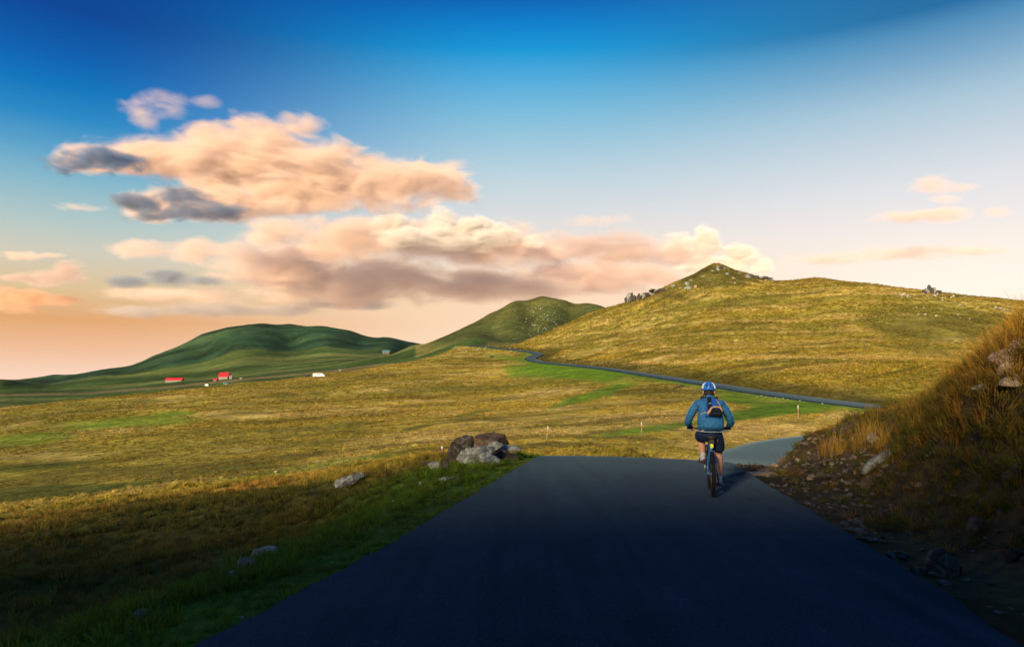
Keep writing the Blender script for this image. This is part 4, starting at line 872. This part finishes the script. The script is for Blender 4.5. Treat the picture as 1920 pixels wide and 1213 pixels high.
# ---- bicycle
bk = root('bicycle'); tag(bk, 'mountain bike under the rider with knobbly rear tyre and neon yellow saddle tag', 'bicycle')
R = .345; HF = 1.10; BB = (0, .44, .31)
def wheel(cy, w):
    bm = bmesh.new(); torus(bm, 0, 0, R - w, w, 64, 14); 
    we = link('wheel', bmmesh('tyre', bm), MTYRE, bk); we.location = (0, cy, R)
    bm = bmesh.new()
    for k in range(44):                                             # knobbly tread
        a = 2 * math.pi * k / 44
        for sx_ in (-.6, 0, .6):
            aa = a + (.07 if sx_ == 0 else 0); rr = R - w + w * math.cos(sx_) * 1.02; m = Matrix.Rotation(aa, 4, 'X') @ Matrix.Translation((w * math.sin(sx_) * 1.1, rr, 0)) @ Matrix.Diagonal((.013, .010, .016, 1)); bmesh.ops.create_cube(bm, size=1.0, matrix=m)
    link('tread', bmmesh('tread', bm, False), MTYRE, we)['kind'] = 'stuff'
    bm = bmesh.new(); torus(bm, 0, 0, R - 2 * w - .004, .013, 64, 8); link('rim', bmmesh('rim', bm), MBLK, we)
    bm = bmesh.new()
    for k in range(32):
        a = 2 * math.pi * k / 32; s = 1 if k % 2 else -1; tube(bm, [(s * .03, .02 * math.cos(a + .6 * s), .02 * math.sin(a + .6 * s)), (0, (R - 2 * w) * math.cos(a), (R - 2 * w) * math.sin(a))], .0016, 4, False)
    link('spokes', bmmesh('spokes', bm), MSTEEL, we)['kind'] = 'stuff'
    tubes('hub', MSTEEL, we, [([(-.065, 0, 0), (.065, 0, 0)], .018)])
    bm = bmesh.new(); torus(bm, 0, 0, .075, .006, 32, 6, .3, -.045); link('brake_disc', bmmesh('brake_disc', bm), MSTEEL, we)
    return we
wheel(0, .030); wheel(HF, .028)
tubes('frame', MFRAME, bk, [([BB, (0, .22, .78)], .017), ([BB, (0, .86, .74)], .021), ([(0, .24, .72), (0, .85, .82)], .018), ([(0, .84, .88), (0, .88, .70)], .022),
     ([(-.05, .40, .32), (-.062, .2, .335), (-.068, 0, R)], .011), ([(.05, .40, .32), (.062, .2, .335), (.068, 0, R)], .011), ([(-.02, .25, .70), (-.058, .16, .58), (-.068, 0, R)], .0095), ([(.02, .25, .70), (.058, .16, .58), (.068, 0, R)], .0095), ([(-.07, .44, .31), (.07, .44, .31)], .024)])
tubes('fork', MFRAME, bk, [([(-.062, HF, R), (-.062, .96, .70)], .017), ([(.062, HF, R), (.062, .96, .70)], .017), ([(-.075, .945, .72), (.075, .945, .72)], .019), ([(0, .945, .72), (0, .86, .93)], .016)])
tubes('seat_post', MBLK, bk, [([(0, .225, .76), (0, .175, .885)], .0145)])
bm = bmesh.new()                                                    # saddle: wide rear, narrow nose
prof = [(-.02, .072, .0), (.0, .082, .008), (.06, .070, .006), (.12, .036, .0), (.2, .022, -.002), (.27, .016, -.008)]; rows = []
for y, w, dz in prof: rows.append([bm.verts.new((w * math.cos(a), .06 + y, .905 + dz + .026 * math.sin(a) * (1 if math.sin(a) > 0 else 1.4))) for a in [2 * math.pi * k / 14 for k in range(14)]])
for a, b_ in zip(rows, rows[1:]):
    for k in range(14): bm.faces.new((a[k], a[(k + 1) % 14], b_[(k + 1) % 14], b_[k]))
bm.faces.new(rows[0][::-1]); bm.faces.new(rows[-1]); link('saddle', bmmesh('saddle', bm), MBLK, bk)
box('saddle_tag', bk, MYEL, (.0, .045, .775), (.046, .03, .062)); box('saddle_bag', bk, MBLK, (0, .08, .84), (.075, .10, .07))
tubes('stem', MBLK, bk, [([(0, .86, .93), (0, .875, .985), (0, .93, 1.005)], .018)])
hb = tubes('handlebar', MBLK, bk, [([(-.35, .86, 1.015), (-.2, .90, 1.018), (-.08, .93, 1.006), (.08, .93, 1.006), (.2, .90, 1.018), (.35, .86, 1.015)], .0145)])
for s in (-1, 1):
    tubes('grip', MBLK, hb, [([(s * .23, .893, 1.017), (s * .355, .859, 1.015)], .019)]); tubes('brake_lever', MSTEEL, hb, [([(s * .21, .90, 1.01), (s * .24, .95, .985), (s * .33, .935, .965)], .007)])
tubes('cable', MBLK, bk, [([(-.2, .91, 1.0), (-.12, 1.0, .98), (-.03, .98, .86)], .004), ([(.2, .91, 1.0), (.14, 1.02, .96), (.04, .98, .84)], .004), ([(.03, .85, .79), (.03, .5, .36)], .004)], 6)
cr = tubes('crank', MSTEEL, bk, [([(.085, .44, .31), (.095, .452, .14)], [.014, .012]), ([(-.085, .44, .31), (-.095, .428, .48)], [.014, .012])])
bm = bmesh.new(); torus(bm, .44, .31, .085, .007, 32, 6, .4, .062); torus(bm, .44, .31, .06, .006, 32, 6, .4, .055); link('chainring', bmmesh('chainring', bm), MBLK, bk)
bm = bmesh.new()
for i, rr in enumerate((.055, .047, .04, .032)): torus(bm, 0, R, rr, .005, 24, 6, .4, .03 + i * .007)
link('cassette', bmmesh('cassette', bm), MSTEEL, bk); tubes('derailleur', MBLK, bk, [([(.07, .0, R - .02), (.085, .02, R - .09), (.08, .07, R - .17)], .013)])
tubes('chain', MBLK, bk, [([(.055, .0, R + .052), (.06, .44, .31 + .087)], .005), ([(.075, .08, R - .18), (.06, .44, .31 - .087)], .005)], 6)
box('pedal', bk, MBLK, (.145, .452, .135), (.10, .09, .022)); box('pedal', bk, MBLK, (-.145, .428, .485), (.10, .09, .022))
# ---- person
pe = root('person'); tag(pe, 'cyclist in a teal jacket and navy shorts riding away down the road, one foot raised', 'person')
hip = (0, .17, 1.0); PTS = []; EDG = []; RAD = []
def pt(p, r, parent_=None):
    PTS.append(p); RAD.append(r); i = len(PTS) - 1
    if parent_ is not None: EDG.append((parent_, i))
    return i
i0 = pt(hip, (.14, .10)); i1 = pt((0, .24, 1.15), (.15, .11), i0); i2 = pt((0, .36, 1.30), (.18, .125), i1); i3 = pt((0, .47, 1.425), (.15, .10), i2); i4 = pt((0, .525, 1.50), .062, i3); i5 = pt((0, .56, 1.555), .06, i4)
i6 = pt((0, .595, 1.63), (.088, .10), i5); i7 = pt((0, .605, 1.70), (.08, .09), i6); pt((0, .69, 1.61), .022, i6)                      # neck, head, nose
SH = {}; 
for s in (-1, 1):
    a = pt((s * .19, .475, 1.425), .078, i3); b_ = pt((s * .285, .53, 1.27), .058, a); c = pt((s * .335, .60, 1.15), .048, b_); d = pt((s * .325, .76, 1.075), .038, c); e_ = pt((s * .30, .85, 1.045), .03, d)
    up = s < 0
    h0 = pt((s * .10, .20, .95), .085, i0)
    if up: kn = (s * .15, .60, .93); an = (s * .125, .40, .585); md_ = (s * .135, .43, .95)
    else: kn = (s * .125, .47, .60); an = (s * .125, .40, .225); md_ = (s * .12, .36, .80)
    k0 = pt(md_, .08, h0); k = pt(kn, .06, k0); cf = pt(tuple(kn[j] * .62 + an[j] * .38 - (0, .03, 0)[j] for j in range(3)), .066, k); an_ = pt(an, .036, cf); pt((an[0], an[1] + .10, an[2] - .055), .03, an_)
skin('body', PTS, EDG, RAD, MSKIN, pe, 2)
for s in (-1, 1):                                                   # hands closed round the grips
    hp = [(s * .30, .845, 1.05), (s * .292, .868, 1.042)]; skin('hand', [(s * .305, .82, 1.055), (s * .295, .855, 1.047), (s * .29, .88, 1.035)], [(0, 1), (1, 2)], [(.03, .018), (.036, .016), (.034, .014)], MSKIN, pe, 1)
    for k, (o, L) in enumerate([(-.033, .9), (-.011, 1.0), (.011, .97), (.033, .8)]):
        x = s * .29 + o; y0 = .875 - s * o * .25; skin('finger', [(x, y0, 1.04), (x, y0 + .026 * L, 1.03), (x, y0 + .03 * L, 1.008), (x, y0 + .008, .993)], [(0, 1), (1, 2), (2, 3)], [.0095, .009, .0085, .0075], MSKIN, pe, 1)
    skin('thumb', [(s * .262, .85, 1.045), (s * .245, .868, 1.03), (s * .24, .872, 1.005), (s * .245, .865, .992)], [(0, 1), (1, 2), (2, 3)], [.012, .0105, .0095, .008], MSKIN, pe, 1)
for s in (-1, 1):
    bm = bmesh.new(); bmesh.ops.create_icosphere(bm, subdivisions=2, radius=1, matrix=Matrix.Translation((s * .088, .585, 1.625)) @ Matrix.Diagonal((.012, .022, .034, 1))); link('ear', bmmesh('ear', bm), MSKIN, pe)
# jacket with sleeves
P = []; E = []; Q = []
def jp(p, r, par=None):
    P.append(p); Q.append(r); i = len(P) - 1
    if par is not None: E.append((par, i))
    return i
jz = jp((0, .175, .985), (.215, .165)); j0 = jp((0, .205, 1.07), (.225, .165), jz); j1 = jp((0, .265, 1.20), (.225, .165), j0); j2 = jp((0, .365, 1.33), (.228, .16), j1); j3 = jp((0, .46, 1.425), (.195, .13), j2); jc = jp((0, .52, 1.50), .098, j3); jp((0, .56, 1.565), .078, jc)
for s in (-1, 1):
    a = jp((s * .185, .47, 1.425), .098, j3); b_ = jp((s * .27, .50, 1.315), .083, a); c = jp((s * .325, .56, 1.195), .073, b_); d = jp((s * .345, .63, 1.12), .064, c); e_ = jp((s * .328, .74, 1.08), .053, d); jp((s * .305, .815, 1.058), .044, e_)
jk = skin('jacket', P, E, Q, MJACK, pe, 2)
tubes('jacket_hem', MPIPE, jk, [([(.205 * math.cos(a), .19 + .16 * math.sin(a), 1.0 + .012 * math.sin(a)) for a in [2 * math.pi * k / 24 for k in range(25)]], .008)], 6)
for s in (-1, 1): tubes('piping', MPIPE, jk, [([(s * .235, .415, 1.475), (s * .315, .455, 1.36), (s * .383, .52, 1.21), (s * .40, .60, 1.12), (s * .375, .74, 1.085)], .006)], 6)
P, E, Q = [], [], []
g0 = jp((0, .17, 1.06), (.19, .15)); g1 = jp((0, .19, .93), (.205, .16), g0)
a = jp((-.125, .30, .925), .125, g1); b_ = jp((-.145, .45, .905), .112, a); jp((-.15, .52, .885), .105, b_)
a = jp((.115, .27, .87), .125, g1); b_ = jp((.122, .35, .75), .108, a); jp((.125, .39, .665), .098, b_)
skin('shorts', P, E, Q, MSHORT, pe, 2)
for s, (ax, ay, az_), pitch in ((-1, (-.125, .40, .585), -.15), (1, (.125, .40, .225), -.12)):
    e = empty('shoe'); e.parent = pe; e.location = (ax, ay, az_); e.rotation_euler = (pitch, 0, -s * .08)
    skin('upper', [(0, -.03, .0), (0, -.035, -.045), (0, .05, -.055), (0, .13, -.07), (0, .185, -.075)], [(0, 1), (1, 2), (2, 3), (3, 4)], [.042, .045, (.043, .035), (.045, .026), (.034, .02)], MSHOE, e, 2)
    bm = bmesh.new(); rows = []
    for y, w in [(-.085, .026), (-.06, .036), (0, .038), (.08, .044), (.15, .042), (.21, .022)]: rows.append([bm.verts.new((x * w, y, z)) for x, z in ((-1, -.078), (1, -.078), (1.0, -.10), (-1.0, -.10))])
    for a, b_ in zip(rows, rows[1:]):
        for k in range(4): bm.faces.new((a[k], a[(k + 1) % 4], b_[(k + 1) % 4], b_[k]))
    bm.faces.new(rows[0][::-1]); bm.faces.new(rows[-1]); link('sole', bmmesh('sole', bm, False), MSOLE, e)
    box('heel_patch', e, MSOLE, (0, -.083, -.06), (.03, .012, .02)); tubes('stripe', MPACK, e, [([(sx_ * .047, .01 + k * .035, -.03), (sx_ * .05, .03 + k * .035, -.07)], .006) for sx_ in (-1, 1) for k in range(3)], 6)
    tubes('sock', MSOCK, pe, [([(ax, ay - .005, az_ - .02), (ax, ay + .005, az_ + .055)], [.044, .042])])
# helmet
he = empty('helmet'); he.parent = pe; he.location = (0, .60, 1.675); he.rotation_euler = (-.18, 0, 0)
def shell(a0, a1, e0, e1, rad, th, name, mat):
    bm = bmesh.new(); n, m = 10, 8; G = {}
    for l, off in ((0, 0), (1, -th)):
        for i in range(n + 1):
            for j in range(m + 1):
                a = a0 + (a1 - a0) * i / n; el = e0 + (e1 - e0) * j / m; G[l, i, j] = bm.verts.new(((rad[0] + off) * math.cos(el) * math.sin(a), -(rad[1] + off) * math.cos(el) * math.cos(a), (rad[2] + off) * math.sin(el)))
    for i in range(n):
        for j in range(m):
            bm.faces.new((G[0, i, j], G[0, i + 1, j], G[0, i + 1, j + 1], G[0, i, j + 1])); bm.faces.new((G[1, i, j + 1], G[1, i + 1, j + 1], G[1, i + 1, j], G[1, i, j]))
    for i in range(n):
        for j in (0, m): bm.faces.new((G[0, i, j], G[0, i + 1, j], G[1, i + 1, j], G[1, i, j]))
    for j in range(m):
        for i in (0, n): bm.faces.new((G[0, i, j], G[0, i, j + 1], G[1, i, j + 1], G[1, i, j]))
    bmesh.ops.remove_doubles(bm, verts=bm.verts[:], dist=.0004); return link(name, bmmesh(name, bm), mat, he)
rd = (.112, .142, .112); PI = math.pi
shell(-PI, PI, -.38, -.08, rd, .02, 'rim_band', MHEL)
for k in range(7):
    a = (k - 3) * .62; shell(a - .19, a + .19, -.1, 1.15 if k % 2 else 1.45, (rd[0] + .006 * (k % 2), rd[1] + .006 * (k % 2), rd[2] + .006 * (k % 2)), .025, 'rib', MHELW if k in (1, 5) else MHEL)
shell(-PI, PI, 1.05, PI / 2 - .01, (rd[0] + .008, rd[1] + .008, rd[2] + .008), .03, 'crown', MHEL)
shell(-PI, PI, -.3, PI / 2 - .01, (rd[0] - .022, rd[1] - .022, rd[2] - .022), .01, 'liner', MBLK)
tubes('strap', MPDK, he, [([(s * .09, -.02, -.04), (s * .086, .03, -.12), (s * .05, .05, -.16)], .006) for s in (-1, 1)], 6)
bm = bmesh.new(); bmesh.ops.create_icosphere(bm, subdivisions=3, radius=1, matrix=Matrix.Translation((0, .555, 1.60)) @ Matrix.Diagonal((.083, .07, .06, 1))); link('hair', bmmesh('hair', bm), MHAIR, pe)
# backpack: worn, yet its own thing
bp = root('backpack'); tag(bp, 'royal blue backpack with a black centre strip and tan lower trim on the rider', 'backpack')
PB = Matrix.Translation((.035, .215, 1.345)) @ Matrix.Rotation(math.radians(-40), 4, 'X')
def pack(name, mat, c, d, par=bp, bev=.03, taper=1.0, m=None):
    bm = bmesh.new(); bmesh.ops.create_cube(bm, size=1.0)
    for v in bm.verts: v.co.x *= d[0] * (taper if v.co.z > 0 else 1); v.co.y *= d[1] * (.75 if v.co.z > 0 else 1); v.co.z *= d[2]
    bmesh.ops.bevel(bm, geom=bm.edges[:], offset=bev, segments=3, profile=.6, affect='EDGES'); o = link(name, bmmesh(name, bm), mat, par); o.matrix_local = (m or PB) @ Matrix.Translation(c); return o
pack('main_pocket', MPACK, (0, 0, .01), (.25, .13, .37), taper=.66, bev=.04)
pack('lower_pocket', MPDK, (.03, -.05, -.115), (.20, .10, .13), bev=.035)
pack('centre_strip', MPDK, (-.045, -.058, .03), (.075, .03, .34), bev=.01, taper=.8)
tubes('trim', MTAN, bp, [([tuple((PB @ Vector(p))) for p in [(-.09, -.075, -.165), (-.06, -.105, -.14), (-.02, -.112, -.065), (.04, -.11, -.045), (.10, -.105, -.045), (.135, -.07, -.07), (.14, -.02, -.09)]], [.016, .02, .016, .013, .013, .013, .012])], 8)
tubes('shoulder_strap', MPDK, bp, [([(s * .07 + .02, .42, 1.53), (s * .12, .50, 1.535), (s * .15, .60, 1.44), (s * .16, .55, 1.28)], .014) for s in (-1, 1)], 8)
tubes('side_strap', MPIPE, bp, [([tuple(PB @ Vector(p)) for p in [(-.10, -.045, -.10), (-.17, .02, -.085), (-.22, .13, -.06)]], .013), ([tuple(PB @ Vector(p)) for p in [(-.06, -.078, .045), (-.02, -.082, .055)]], .008)], 6)
tubes('light_strap', MTAN, bp, [([tuple(PB @ Vector(p)) for p in [(.06, -.05, .17), (.09, -.062, .08), (.125, -.055, .0), (.13, -.05, -.06)]], .006)], 6)
pack('haul_loop', MPDK, (0, .03, .2), (.06, .02, .03), bev=.008)
